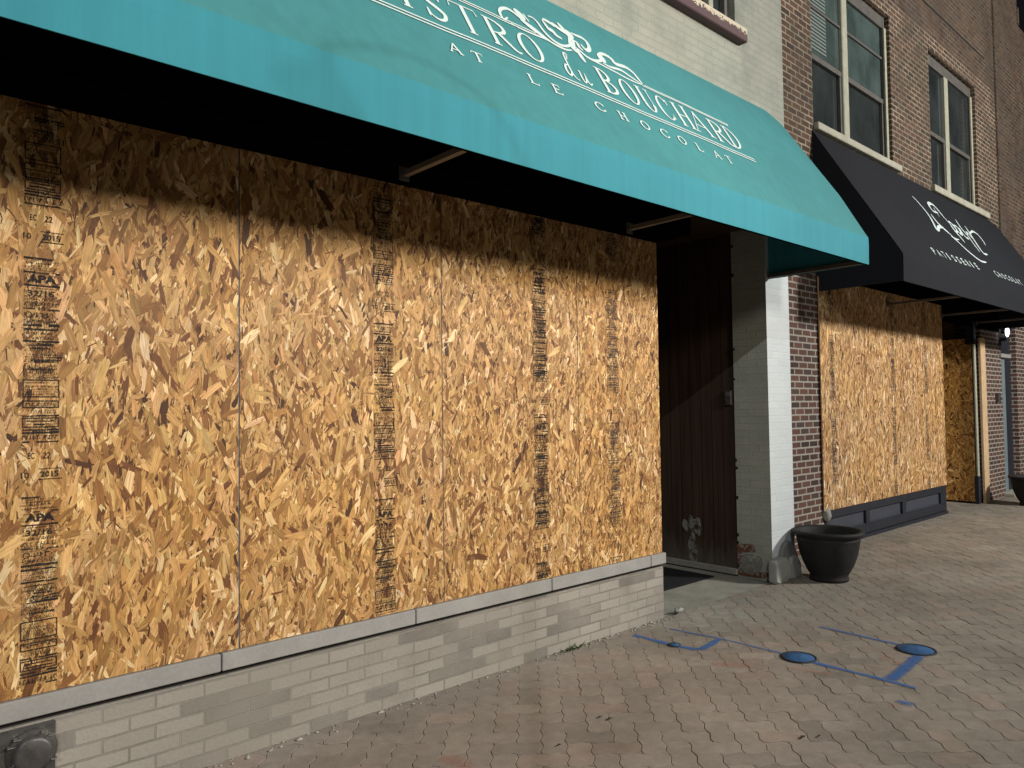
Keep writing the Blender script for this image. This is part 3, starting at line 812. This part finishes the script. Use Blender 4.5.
# ------------------------------------------------------------------ things on the white building
S1 = empty('fire_hose_inlet', (.50,0,.22), 'dark cast metal plate with round studded cap low on the painted brick wall', 'hose inlet')
b = MB(); b.box(.335, .672, -.016, .0, .045, .394, bev=.004); adopt(S1, b.build('cover_plate', M['iron']))
b = MB(); b.lathe_y([(.0,-.06),(.055,-.06),(.066,-.055),(.070,-.045),(.078,-.030),(.088,-.026),(.092,-.016)], (.588,0,.292), 36); cap = adopt(S1, b.build('round_cap', M['iron']))
for a in (150, 128, 62, 40, 205, 330):
    ar = math.radians(a); q = (.588+.085*math.cos(ar), 0, .292+.085*math.sin(ar)); s = MB()
    s.box(q[0]-.012, q[0]+.012, -.040, -.022, q[2]-.0045, q[2]+.0045, bev=.002); adopt(S1, s.build('stud', M['steel']))
I = empty('door_intercom', (6.47,.43,1.70), 'small grey intercom box on the dark panelled wall of the doorway', 'intercom')
b = MB(); b.box(6.445, 6.474, .385, .46, 1.655, 1.80, bev=.006); adopt(I, b.build('intercom_box', M['iron']))
b = MB(); b.box(6.440, 6.4455, .405, .445, 1.685, 1.70); adopt(I, b.build('call_button', M['steel']))
b = MB(); b.box(6.441, 6.4455, .40, .45, 1.745, 1.785); adopt(I, b.build('speaker_grille', M['frame_metal']))
b = MB(); b.box(5.35, 6.27, .50, 1.30, .005, .016, bev=.004)
for i in range(30): b.box(5.37, 6.25, .52+i*.026, .535+i*.026, .0155, .019)
tag(b.build('door_mat', M['rubber']), 'black ribbed rubber mat on the concrete of the recessed doorway', 'mat')

# ------------------------------------------------------------------ awnings
class Awning:
    def __init__(s, x0, x1, yw, zt, yf, zv, zb, amp=.004):
        s.x0, s.x1, s.yw, s.zt, s.yf, s.zv, s.zb, s.amp = x0, x1, yw, zt, yf, zv, zb, amp
        s.bulge = 0.
        s.L = math.hypot(yw-yf, zt-zv); s.t = ((yw-yf)/s.L, (zt-zv)/s.L)
    def P(s, X, d, off=0.):
        w = s.amp*1.7*(mnoise.noise(Vector((X*1.1, d*.6, s.x0))) + .35*mnoise.noise(Vector((X*4., d*.8, 5))))
        w *= min(1, d/.1+.2)*min(1, max(0, (s.L-d)/.1))
        o = off + w
        return (X, s.yf + s.t[0]*d - s.t[1]*o, s.zv + s.t[1]*d + s.t[0]*o)
    def slope(s, mat, chop_l, chop_r, parent):
        b = MB(); n = max(20, int((s.x1-s.x0)/.06)); md = 24
        for sgn in (0., -.003):
            vs = []; fs = []
            for i in range(n+1):
                for k in range(md+1):
                    d = s.L*k/md; f = k/md
                    xa = s.x0 + (chop_l*max(0, (f-.93)/.07)); xb = s.x1 - (chop_r*max(0, (f-.93)/.07)) + s.bulge*min(1, f/.33, (1-f)/.09)
                    vs.append(s.P(xa + (xb-xa)*i/n, d, sgn))
            for i in range(n):
                for k in range(md):
                    q = i*(md+1)+k; fs.append((q, q+1, q+md+2, q+md+1))
            b.add(vs, fs, 0, True)
        return adopt(parent, b.build('sloped_canopy', mat))
    def valance(s, mat, parent):
        b = MB(); n = max(20, int((s.x1-s.x0)/.08)); vs = []; fs = []
        prof = [(s.yf-.001, s.zv+.002), (s.yf-.003, s.zv-.06), (s.yf, s.zb+.02), (s.yf+.001, s.zb), (s.yf+.006, s.zb), (s.yf+.006, s.zv-.01)]
        m = len(prof)
        for i in range(n+1):
            X = s.x0 + (s.x1-s.x0)*i/n; w = .003*mnoise.noise(Vector((X*2.3, 1, s.x0)))
            for y, z in prof: vs.append((X, y + w*(1 if z < s.zv-.02 else 0), z))
        for i in range(n):
            for k in range(m-1): q = i*m+k; fs.append((q, q+1, q+m+1, q+m))
        b.add(vs, fs, 0, False)
        return adopt(parent, b.build('valance', mat))
    def end(s, x, mat, parent):
        b = MB(); o = .004
        for dx in (-.0015, .0015):
            b.poly([(x+dx, s.yf+o, s.zb+.002), (x+dx, s.yw, s.zb+.002), (x+dx, s.yw, s.zt-.01), (x+dx, s.yf+o, s.zv-.01)])
        return adopt(parent, b.build('end_panel', mat))
    def bars(s, xs, yin, mat, parent):
        b = MB(); b.box(s.x0+.01, s.x1-.01, s.yf+.008, s.yf+.038, s.zb+.006, s.zb+.036); adopt(parent, b.build('front_rail', M['soffit']))
        for x in xs:
            c = MB(); c.box(x-.016, x+.016, s.yf+.039, yin, s.zb+.008, s.zb+.036); c.box(x-.03, x+.03, yin, yin+.006, s.zb-.012, s.zb+.06); adopt(parent, c.build('support_bar', mat))
            c = MB(); c.tube([(x, s.yf+.05, s.zb+.06), (x, s.yw-.02, s.zt-.06)], .013); adopt(parent, c.build('rafter', mat))
AW = Awning(-3.2, 6.527, 0.002, 4.475, -.925, 3.075, 2.842)
AW.bulge = .16
T = empty('storefront_awning', (2.5,0,2.9), 'big teal canvas awning with white lettering over the left boarded shopfront', 'awning')
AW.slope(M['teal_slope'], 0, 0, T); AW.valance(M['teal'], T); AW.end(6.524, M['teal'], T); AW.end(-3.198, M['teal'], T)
AW.bars([2.15, 3.98, .30, -1.55], -.385, M['frame_metal'], T)
b = MB(); b.box(6.485, 6.515, -.88, -.01, 2.850, 2.885); adopt(T, b.build('end_rail', M['frame_metal']))

def put(b, aw, quads, lay, base=.0035):
    o = base + (lay % 30)*.00006
    for q in quads: b.poly([aw.P(*(remap(p[0], p[1]) if aw is AW else (p[0], p[1])), o) for p in q])
def remap(X, d):
    """lettering sheet -> canvas coordinates"""
    return (.00219 + .94813*X - .00731*d + .03426*X*d + .00457*d*d, .02022 + 1.03704*d + .03858*d*d)
bl = lambda X: .545 - .005*max(0, X-1.9)**2            # the ruled line under the words
let = MB(); lay = 0
for word, xs in (('BISTRO', [(1.83,1.99),(2.08,2.20),(2.275,2.41),(2.475,2.67),(2.715,2.935),(2.97,3.15)]), ('BOUCHARD', [(3.68,3.84),(3.905,4.06),(4.10,4.255),(4.305,4.45),(4.505,4.69),(4.665,4.925),(4.965,5.175),(5.17,5.335)])):
    for ch, (x0, x1) in zip(word, xs):
        y0 = bl((x0+x1)/2) + .092; let = MB()
        for st in glyph(ch, x0, x1, y0, .243): put(let, AW, st, lay); lay += 1
        adopt(T, let.build('letter', M['letter']))
for ch, xc in zip('ATLECHOCOLAT', [2.345,2.50,2.905,3.10,3.475,3.695,3.92,4.13,4.325,4.525,4.745,4.905]):
    w = .088 if ch in 'AOCH' else .074; let = MB()
    for st in glyph(ch, xc-w/2, xc+w/2, bl(xc)-.175, .075, .015, .008): put(let, AW, st, lay); lay += 1
    adopt(T, let.build('letter', M['letter']))
# the italic 'du'
let = MB()
for stroke in (([(3.40,.80),(3.425,.862),(3.40,.86),(3.385,.80),(3.375,.68),(3.39,.62),(3.42,.61)], .017), ([(3.375,.735),(3.345,.725),(3.325,.67),(3.335,.63),(3.36,.64),(3.378,.69)], .020),
                None, ([(3.455,.715),(3.470,.72),(3.462,.66),(3.468,.615),(3.49,.63),(3.512,.70)], .016), ([(3.515,.72),(3.508,.65),(3.518,.612),(3.55,.635)], .016)):
    if stroke is None:
        adopt(T, let.build('letter', M['letter'])); let = MB(); continue
    pts, wd = stroke
    put(let, AW, ribbon(catmull(pts, 7), taper(wd)), lay); lay += 1
adopt(T, let.build('letter', M['letter']))
for x0, x1, f in ((1.2,5.40,lambda X: bl(X)), (1.2,5.40,lambda X: bl(X)+.028), (1.75,3.24,lambda X: bl(X)+.392), (1.75,3.20,lambda X: bl(X)+.415), (4.24,5.33,lambda X: bl(X)+.385), (4.27,5.34,lambda X: bl(X)+.402)):
    n = int((x1-x0)/.08); ru = MB()
    put(ru, AW, ribbon([(x0+(x1-x0)*i/n, f(x0+(x1-x0)*i/n)) for i in range(n+1)], .0115), lay); lay += 1
    adopt(T, ru.build('ruled_line', M['letter']))
orn = MB()
ORN = [([(2.987,.994),(2.942,.952),(2.927,.973),(2.936,1.026),(2.971,1.069),(3.026,1.099),(3.07,1.093),(3.109,1.065),(3.155,1.028),(3.216,.999),(3.274,.961),(3.325,.932),(3.386,.918),(3.457,.922),(3.533,.952)], .024),
 ([(2.987,.94),(3.063,.926),(3.169,.926),(3.282,.935),(3.369,.928),(3.462,.93)], .016), ([(3.11,1.04),(3.198,.983),(3.287,.943)], .030), ([(3.10,1.137),(3.136,1.098),(3.154,1.05)], .050), ([(3.175,1.125),(3.194,1.06)], .04),
 ([(3.216,1.128),(3.263,1.135),(3.293,1.107),(3.306,1.045),(3.334,.991),(3.376,.962),(3.44,.954),(3.518,.988),(3.6,1.06),(3.619,1.095)], .022),
 ([(3.378,1.183),(3.416,1.191),(3.457,1.18),(3.482,1.161)], .030), ([(3.37,1.175),(3.388,1.093),(3.422,1.092),(3.437,1.055),(3.489,1.043)], .034), ([(3.549,1.241),(3.571,1.194),(3.587,1.146)], .036), ([(3.466,1.198),(3.521,1.168),(3.589,1.138)], .036),
 ([(3.627,1.174),(3.603,1.087),(3.57,1.007),(3.589,.956)], .05), ([(3.655,1.191),(3.703,1.189),(3.77,1.196),(3.804,1.166),(3.786,1.091),(3.735,1.047),(3.712,1.063),(3.7,1.096)], .030),
 ([(3.628,1.099),(3.659,1.088),(3.657,1.043),(3.683,1.023)], .024), ([(3.608,1.0),(3.609,.937),(3.621,.874)], .036), ([(3.60,1.02),(3.632,.999),(3.683,.959),(3.755,.954),(3.844,.995),(3.893,1.043)], .024),
 ([(3.856,1.054),(3.866,1.064),(3.923,1.104),(3.98,1.111),(4.021,1.089),(4.037,1.05),(4.156,1.063),(4.219,1.03),(4.244,.96),(4.256,.926)], .032), ([(4.0,1.125),(4.036,1.065)], .04), ([(3.858,.975),(3.933,.97),(4.054,.991),(4.143,.957),(4.233,.922)], .022),
 ([(3.70,.955),(3.762,.945),(3.861,.938),(3.962,.931),(4.06,.915),(4.166,.908),(4.25,.916)], .016)]
for pts, wd in ORN: put(orn, AW, ribbon(catmull(pts, 6), taper(wd*1.22)), lay); lay += 1
for cx, cy, rx, ry in ((3.878,1.035,.040,.048), (3.612,1.155,.046,.044)):
    orn.poly([AW.P(*remap(cx+rx*math.cos(a), cy+ry*math.sin(a)), .0035+(lay%30)*.00006) for a in np.linspace(0, 2*math.pi, 25)[:-1]]); lay += 1
adopt(T, orn.build('scroll_ornament', M['letter']))

YW = .42
BW = Awning(8.36, 15.2, YW, 4.855, -.535, 3.245, 2.952, .003)
K = empty('storefront_awning', (11.5,YW,2.9), 'black canvas awning with white script lettering over the further brown brick shopfront', 'awning')
BW.slope(M['black_canvas'], .0, .25, K); BW.valance(M['black_canvas'], K); BW.end(8.362, M['black_canvas'], K); BW.end(15.198, M['black_canvas'], K)
BW.bars([10.3, 12.3, 13.9], YW-.05, M['frame_metal'], K)
let = MB()
for pts, wd in (([(10.66,1.385),(10.719,1.312),(10.763,1.164),(10.739,1.002),(10.605,.788),(10.69,.80),(10.783,.857),(10.99,.899),(11.066,.859),(11.208,.742),(11.407,.757)], .05),
                ([(11.417,1.254),(11.205,1.242),(11.232,1.364),(11.402,1.428),(11.53,1.387),(11.557,1.25),(11.583,1.114)], .055), ([(10.924,1.121),(10.925,.975),(10.99,.899),(11.115,.802)], .06), ([(11.386,1.342),(11.318,1.162)], .05),
                ([(11.10,.76),(11.18,.725),(11.324,.607),(11.497,.503),(11.731,.43),(12.02,.454)], .045), ([(11.63,1.113),(11.58,.962),(11.619,.866),(11.637,.743)], .06), ([(11.60,1.12),(11.72,1.13),(11.73,.99),(11.60,.93)], .05), ([(11.80,1.13),(11.75,1.0),(11.82,.93),(11.93,1.03),(11.90,1.10),(11.82,1.10)], .05),
                ([(12.0,1.10),(11.95,.97),(12.0,.90),(12.088,.909)], .05), ([(12.189,1.292),(12.132,1.133),(12.157,.994),(12.211,.932)], .05), ([(12.494,1.232),(12.433,1.072),(12.349,.886),(12.293,.673),(12.488,.671)], .05),
                ([(12.175,.973),(12.136,.799),(12.121,.655)], .045), ([(12.20,1.0),(12.30,1.06),(12.36,.95)], .045), ([(12.433,1.072),(12.755,1.173),(12.939,1.146),(12.943,1.021),(12.874,.921)], .045)):
    put(let, BW, ribbon(catmull(pts, 7), taper(wd*1.1)), lay, .006); lay += 1
adopt(K, let.build('script_lettering', M['letter']))
for word, xs in (('PATISSERIE', [9.62+i*.172 for i in range(10)]), ('CHOCOLAT', [12.02+i*.172 for i in range(8)])):
    for ch, x in zip(word, xs):
        vs, fs = text_mesh(ch, 1., .012); mx = max(v[0] for v in vs); mn = min(v[0] for v in vs); my = max(v[1] for v in vs)
        ww = .035 if ch == 'I' else .085; let = MB()
        let.add([BW.P(x+(vx-mn)/(mx-mn)*ww, .20+vy/my*.11, .006) for vx, vy in vs], fs)
        adopt(K, let.build('letter', M['letter']))

# ------------------------------------------------------------------ boards on the white shop
BG = 'strand boards over the left shopfront'
strand_board(.222, 1.434, .512, 2.938, 0., 11500, 11, 'leftmost strand board under the teal awning, sharp black print near its left edge', BG, [(.612, 2.325, .6, 1)], fine=.94)
strand_board(1.441, 2.660, .512, 2.940, 0., 13000, 12, 'second strand board from the left under the teal awning, light grey print column', BG, [(2.259, 2.168, .6, 2)], fine=.88)
strand_board(2.666, 3.848, .512, 2.942, 0., 17000, 13, 'third strand board from the left under the teal awning, one dark print column', BG, [(3.479, 2.62, 1., 3)], fine=.72)
strand_board(3.853, 4.782, .512, 2.944, 0., 17000, 14, 'narrow rightmost strand board under the teal awning, beside the dark doorway', BG, [(4.226, 2.55, .95, 4)], fine=.62, ink='faint_ink')

# ------------------------------------------------------------------ brown brick building
B = empty('brick_shop', (11.5,1.2,0), 'brown brick shop with two upper windows and black awning, next to the white one', 'building')
H1 = (8.40,10.73,4.95,7.02); H2 = (12.20,14.38,4.95,7.06)
w = MB(); wall_front(w, 6.895, 15.5, 3.1, 7.28, YW, [H1, H2], .16); adopt(B, w.build('upper_wall', M['brown_brick']))
w = MB(); w.quad((6.895,YW-.002,7.28),(15.5,YW-.002,7.28),(15.5,YW-.002,12.),(6.895,YW-.002,12.)); w.quad((6.895,YW-.002,7.28),(15.5,YW-.002,7.28),(15.5,YW,7.28),(6.895,YW,7.28)); adopt(B, w.build('parapet_wall', M['upper_brick']))
w = MB(); w.box(15.502, 17.05, YW-.03, YW+.3, 3.1, 12.); w.box(17.05, 30., YW-.03, YW+.3, 0, 9.05); w.box(6.9, 15.5, YW+.3, 6., 3.2, 11.9); w.box(17.02, 17.10, YW-.05, YW+.3, 9.05, 9.4)
adopt(B, w.build('end_wall', M['upper_brick']))
w = MB(); w.quad((6.895,YW,0),(8.40,YW,0),(8.40,YW,3.1),(6.895,YW,3.1)); w.quad((8.40,YW,0),(8.40,YW+.12,0),(8.40,YW+.12,3.1),(8.40,YW,3.1)); adopt(B, w.build('pier', M['lower_brick']))
w = MB(); w.box(14.22, 15.35, YW, YW+.4, 0, 3.1); w.box(16.28, 17.04, YW, YW+.4, 0, 3.1); adopt(B, w.build('pier', M['lower_brick']))
w = MB(); w.box(8.42, 16.27, YW+.02, YW+.4, 3.02, 3.11); w.box(8.41, 12.36, YW+.02, YW+.3, .35, 3.0); w.box(12.36, 16.27, 2.0, 2.1, 0, 3.02); w.box(12.30, 12.36, YW+.03, 2.0, 0, 3.02)
adopt(B, w.build('shopfront_backing', M['navy']))
w = MB(); w.box(11.9, 14.95, YW-.012, YW, 7.72, 7.745); adopt(B, w.build('lintel_joint', M['joint_and_shadow']))
w = MB(); w.box(8.42, 15.19, YW-.014, YW-.001, 2.9, 3.7); adopt(B, w.build('shade_board', M['soffit']))  # added black board, stands in for the shade under the black awning
# bulkhead under the boards: frame, three sunk panels, ledges
w = MB(); yb = YW-.015
w.box(8.0+.405, 12.33, yb+.05, yb+.12, .0, .45)
for x0, x1, z0, z1 in [(8.41,12.33,.33,.43),(8.41,12.33,.05,.165),(8.41,8.47,.165,.33),(9.50,9.61,.165,.33),(10.66,10.78,.165,.33),(12.10,12.33,.165,.33)]: w.box(x0, x1, yb, yb+.06, z0, z1, bev=.004)
w.box(8.41, 12.35, yb-.012, yb+.06, .0, .045)
bk = adopt(B, w.build('bulkhead', M['navy']))
for x0, x1 in [(8.47,9.50),(9.61,10.66),(10.78,12.10)]:
    q = MB(); q.box(x0+.002, x1-.002, yb+.032, yb+.048, .166, .329); q.box(x0+.02, x1-.02, yb+.015, yb+.034, .166, .176); adopt(B, q.build('bulkhead_panel', M['navy_panel']))
q = MB(); q.blob((8.42,yb-.005,.395), (.055,.05,.085), 12, .10, 8., seed=2); adopt(B, q.build('cement_lump', M['cement']))
# upper windows: two double-hung sashes each
def double_window(x0, x1, z0, z1, y, blinds):
    f = MB(); fw = .07
    xm = (x0+x1)/2 - (x1-x0)*.055
    f.box(x0, x0+fw*.6, y, y+.09, z0, z1); f.box(x1-fw, x1, y, y+.09, z0, z1); f.box(x0, x1, y+.003, y+.087, z1-.16, z1-.002)
    W = adopt(B, f.build('window', M['cream_dark']))
    def kid(o, name=None):
        o.parent = W; o.matrix_parent_inverse = W.matrix_parent_inverse; return o
    q = MB(); q.box(xm-.075, xm+.075, y-.008, y+.06, z0, z1-.161, bev=.01); q.build('mullion', M['cream'], W)
    q = MB(); q.box(x1-fw-.004, x1-.002, y-.02, y-.001, z0, z1-.161); q.build('jamb_trim', M['cream'], W)
    zm = z0 + (z1-z0)*.42
    for a, c in ((x0+fw*.6, xm-.075), (xm+.075, x1-fw)):
        q = MB(); q.quad((a,y+.06,z0),(c,y+.06,z0),(c,y+.06,zm),(a,y+.06,zm)); q.build('lower_pane', M['glass_dark'], W)
        q = MB(); q.quad((a,y+.04,zm),(c,y+.04,zm),(c,y+.04,z1-.16),(a,y+.04,z1-.16)); q.build('upper_pane', M['glass_pale'] if blinds else M['glass_dark'], W)
        q = MB(); q.box(a, c, y+.012, y+.058, zm-.03, zm+.035); q.box(a, c, y+.03, y+.058, z0, z0+.06)
        for xx in (a, c-.045): q.box(xx, xx+.045, y+.02, y+.058, z0+.06, zm-.03)
        q.build('sash', M['cream_dark'], W)
        if blinds:
            q = MB(); q.box(a, c, y+.015, y+.039, zm+(z1-zm)*.5, zm+(z1-zm)*.5+.03); q.build('muntin', M['cream_dark'], W)
    if blinds:
        q = MB(); a, c = x0+fw, x0+(x1-x0)*.25
        for i in range(16): q.box(a, c, y+.030, y+.038, zm+.12+i*.045, zm+.145+i*.045)
        q.build('blind', M['blind'], W)
    return W
W = double_window(H1[0], H1[1], H1[2], H1[3], YW+.06, True)
s = MB(); s.box(8.41, 10.90, YW-.06, YW+.12, 4.865, 4.952, bev=.008); s.build('window_sill', M['pale_stone'], W)
W = double_window(H2[0], H2[1], H2[2], H2[3], YW+.07, False)
s = MB(); s.box(12.16, 14.80, YW-.06, YW+.12, 4.845, 4.945, bev=.008); s.build('window_sill', M['pale_stone'], W)
# doors at the far end
q = MB(); q.box(15.36, 15.58, YW+.01, YW+.12, .03, 2.44, bev=.006); adopt(B, q.build('door_jamb', M['pale_blue']))
q = MB(); q.box(15.2, 15.75, YW-.05, YW+.1, 2.45, 2.52, bev=.006); adopt(B, q.build('jamb_cap', M['stone']))
q = MB(); q.box(15.61, 16.27, YW+.10, YW+.15, .03, 2.9); adopt(B, q.build('door', M['navy']))
q = MB(); q.box(15.25, 16.4, YW-.16, YW+.3, .0, .05, bev=.006); adopt(B, q.build('threshold', M['pale_stone']))
q = MB(); q.box(13.82, 13.90, YW-.02, YW+.005, .45, 2.62, bev=.004); adopt(B, q.build('door_frame', M['cream']))
q = MB(); q.box(13.81, 13.93, YW-.021, YW+.03, .0, .449); adopt(B, q.build('frame_foot', M['navy']))
q = MB(); q.box(13.80, 13.93, YW-.021, YW+.10, 2.621, 3.0); adopt(B, q.build('frame_head', M['navy']))
q = MB(); q.box(13.93, 14.219, YW+.08, YW+.12, 0, 3.0); adopt(B, q.build('filler_panel', M['lower_brick']))
# boards on the brown building
RG = 'strand boards over the far shopfront'
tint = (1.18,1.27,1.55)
for (x0, x1, st, sd, lab) in [(8.352,9.556,[(8.64,2.5,1.,31)],31,'strand board of the far shopfront nearest the round planter, dark print near left edge'),
                            (9.562,10.776,[(10.42,2.62,1.,32)],32,'second strand board of the far shopfront, counted from the round planter'),
                            (10.782,11.996,[(11.60,2.58,.9,33)],33,'third strand board of the far shopfront, counted from the round planter'),
                            (12.002,12.32,[],34,'narrow last strip of strand board at the right end of the far shopfront')]:
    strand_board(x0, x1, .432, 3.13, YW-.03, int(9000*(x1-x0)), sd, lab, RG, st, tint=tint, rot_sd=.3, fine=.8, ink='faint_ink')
strand_board(.45, 1.55, .03, 2.72, 13.85, 9000, 35, 'darker strand board set back across the far doorway, beside a pale stud', None, (), axis='y', tint=(1.6,1.42,1.0), rot_sd=.8)  # tint brightened to make up for the weak light on this face
q = MB(); q.box(13.96, 14.20, YW-.075, YW-.035, .0, 2.73, bev=.004); tag(q.build('timber_stud', M['stud']), 'pale upright timber stud between the far doorway board and the brick pier', 'timber')

# ------------------------------------------------------------------ planters
def planter(c, label, s=1.):
    t = empty('flower_planter', c, label, 'planter', 'black plastic planters along the shops')
    prof = [(.0,.0),(.160,.0),(.168,.006),(.168,.028),(.158,.040),(.180,.075),(.216,.14),(.246,.22),(.262,.30),(.268,.335),(.270,.340),(.272,.352),(.266,.358),(.272,.372),(.288,.378),(.303,.388),(.308,.402),(.303,.414),(.288,.420),(.268,.415),(.256,.402),(.246,.36),(.230,.28)]
    b = MB(); b.lathe([(r*s*1.04, z*s*1.12) for r, z in prof], (0,0,0), 56); b.build('bowl', M['plastic'], t)
    b = MB(); b.lathe([(.0,.275*s),(.08*s,.28*s),(.16*s,.272*s),(.231*s,.268*s)], (0,0,0), 24); b.build('soil', M['soil'], t)
    return t
planter((6.945,-.305,.0), 'round black plastic planter on the paving in front of the white pier')
planter((14.16,-.25,.0), 'dark round planter at the right edge of the picture near far door')

# ------------------------------------------------------------------ covers in the pavement
def cover(c, r, label, seed):
    t = empty('valve_cover', (c[0], c[1], 0), label, 'valve cover', 'blue painted covers in the paving')
    b = MB(); b.lathe([(.0,.0075),(r*.84,.0075),(r*.86,.005)], (0,0,0), 36); b.build('lid', M['blue_cover'], t)
    b = MB(); b.lathe([(r*.86,.004),(r*.88,.009),(r*.98,.009),(r,.001)], (0,0,0), 36); b.build('rim', M['cover_rim'], t)
cover((4.655,-1.168), .113, 'larger blue painted round cover between two blue lines, nearer the low wall', 1)
cover((5.352,-1.635), .124, 'dark rimmed blue round cover furthest right on the paving', 2)
cover((4.292,-.455), .042, 'tiny blue painted cap on the paving close to the wall corner', 3)

# ------------------------------------------------------------------ small things
L = empty('wall_lantern', (15.3,YW,2.9), 'small lit white wall lantern beneath the black awning by far door', 'lantern')
q = MB(); q.box(15.27, 15.33, YW-.10, YW, 2.74, 2.80, bev=.004); q.box(15.25, 15.35, YW-.012, YW, 2.68, 3.0); adopt(L, q.build('bracket', M['lead']))
q = MB(); q.blob((15.30,YW-.12,2.905), (.030,.030,.095), 12, 0., 1.); adopt(L, q.build('globe', M['lamp']))
q = MB(); q.box(14.93, 15.03, YW-.06, YW, 1.66, 1.82, bev=.006); q.box(14.95, 15.01, YW-.066, YW-.06, 1.70, 1.74); tag(q.build('meter_box', M['iron']), 'small black box fixed to the brick pier near the far door', 'meter box')
wd = MB(); rr = random.Random(9)
for i in range(70):
    a = rr.uniform(0, 6.28); c0 = Vector((3.73+rr.gauss(0,.055), -.022+rr.gauss(0,.012), 0)); l = rr.uniform(.02,.05)
    d = Vector((math.cos(a), math.sin(a)*.6-.3, rr.uniform(.25,.9)))*l; sd = Vector((-math.sin(a), math.cos(a), 0))*.004
    wd.add([c0-sd, c0+sd, c0+d*.6+sd*.8, c0+d, c0+d*.6-sd*.8], [(0,1,2,3,4)])
tag(wd.build('weed_tuft', M['grass']), 'small green weed tuft growing at the foot of the low wall', 'weed')
cr = MB()
for i in range(420):
    x = rr.uniform(1., 4.85); k = rr.random()
    dens = .35 + .65*max(0, math.sin(x*1.7+.4))
    if k > dens: continue
    y = -abs(rr.gauss(0, .035)) - .006; s = rr.uniform(.002, .008)*(1.6 if rr.random() < .1 else 1)
    cr.blob((x, y, s*.4), (s*rr.uniform(.8,1.6), s, s*.6), 4, .5, 7., seed=i)
tag(cr.build('mortar_crumbs', M['crumb']), 'pale mortar crumbs and grit strewn along the foot of the low wall', 'grit', kind='stuff')
b = MB(); b.blob((4.955,-.02,.032), (.045,.025,.020), 8, .6, 9., seed=3); tag(b.build('loose_stone', M['cement']), 'pale loose stone on the paving by the low wall corner', 'stone')
lf = MB()
for x, y, s in [(3.01,-.90,.022),(3.03,-.95,.028),(2.62,-.98,.02),(3.55,-1.75,.03),(3.62,-1.80,.02)]:
    lf.add([(x-s,y,.004),(x,y-s*.4,.012),(x+s,y,.005),(x,y+s*.4,.010)], [(0,1,2,3)])
tag(lf.build('leaf_litter', M['joint_and_shadow']), 'few dark dead leaf scraps lying scattered on the paving', 'leaf litter', kind='stuff')

# ------------------------------------------------------------------ light
def lamp(name, loc, power, col, r=.3, spot=None):
    l = bpy.data.lights.new(name, 'SPOT' if spot else 'POINT'); l.energy = power; l.color = col; l.shadow_soft_size = r
    o = bpy.data.objects.new(name, l); COL.objects.link(o); o.location = loc
    if spot:
        l.spot_size = math.radians(spot[1]); l.spot_blend = 1.; o.scale = (1, spot[2], 1)
        o.rotation_euler = (Vector(spot[0])-Vector(loc)).to_track_quat('-Z', 'Y').to_euler()
    return o
lamp('narrowed_street_light', (4.3,-9.2,5.45), 3150, (1,.935,.82), .7, spot=((2.4,0,3.0), 68, .86))  # unseen left street light, cone narrowed to spare the far shop
lamp('street_light', (12.7,-9.2,6.5), 5400, (1,.965,.92), .6)
CL = Vector((-7.2,-12.,9.6)); lamp('street_light', CL, 2500, (.92,.96,1.), .06)
# a crook-armed street lamp beside the camera: its arm throws the curved shadow on the teal canvas
ST = empty('street_lamp', (-1.2,-5,0), 'black crook-armed street lamp whose curved arm throws its shadow on the teal awning', 'street lamp')
arc = [AW.P(x, d) for x, d in ((1.42,.02),(1.50,.085),(1.614,.14),(1.76,.195),(1.899,.213),(2.032,.195),(2.159,.149),(2.252,.085),(2.302,.0))] + [(2.412,AW.yf,2.962),(2.496,AW.yf,2.822),(2.54,AW.yf,2.70)]
arc = [Vector(p).lerp(CL, .36) for p in arc]
foot = arc[-1].copy()
b = MB(); b.tube(catmull3(arc), .021, 10); adopt(ST, b.build('crook_arm', M['lead']))
b = MB(); b.tube([(foot.x,foot.y,0),(foot.x,foot.y,.9),(foot.x,foot.y,1.0),(foot.x,foot.y,foot.z-.02)], [.09,.08,.045,.024], 14); adopt(ST, b.build('pole', M['lead']))
b = MB(); b.lathe([(.0,.0),(.025,-.005),(.03,-.06),(.09,-.12),(.11,-.16),(.10,-.16),(.02,-.13)], arc[0], 20); adopt(ST, b.build('lamp_shade', M['lead']))
wld = bpy.data.worlds.new('World'); scene.world = wld; wld.use_nodes = True
nt = wld.node_tree; bg = nt.nodes['Background']
sky = nt.nodes.new('ShaderNodeTexSky'); sky.sky_type = 'NISHITA'; sky.sun_disc = False
sky.sun_elevation = math.radians(-3.); sky.sun_rotation = math.radians(200)
nt.links.new(sky.outputs[0], bg.inputs[0]); bg.inputs[1].default_value = .12

# ------------------------------------------------------------------ camera
f_, al, pi_, ro, D, hh = 744.5, .83692, .034365, -.012928, 3.5762, 1.64
F = Vector((math.cos(al)*math.cos(pi_), math.sin(al)*math.cos(pi_), math.sin(pi_)))
R = Vector((math.sin(al), -math.cos(al), 0)); U = R.cross(F)
c, s = math.cos(ro), math.sin(ro)
R2 = R*c + U*s; U2 = -R*s + U*c
cam = bpy.data.cameras.new('camera'); co = bpy.data.objects.new('camera', cam); COL.objects.link(co)
cam.sensor_width = 36.; cam.lens = f_/1024*36; cam.clip_end = 1000; cam.clip_start = .05
Mx = Matrix((R2, U2, -F)).transposed().to_4x4(); Mx.translation = Vector((0,-D,hh)); co.matrix_world = Mx
scene.camera = co
vs = scene.view_settings; vs.view_transform = 'Standard'; vs.look = 'None'; vs.exposure = 0.; vs.gamma = 1.; vs.use_curve_mapping = False
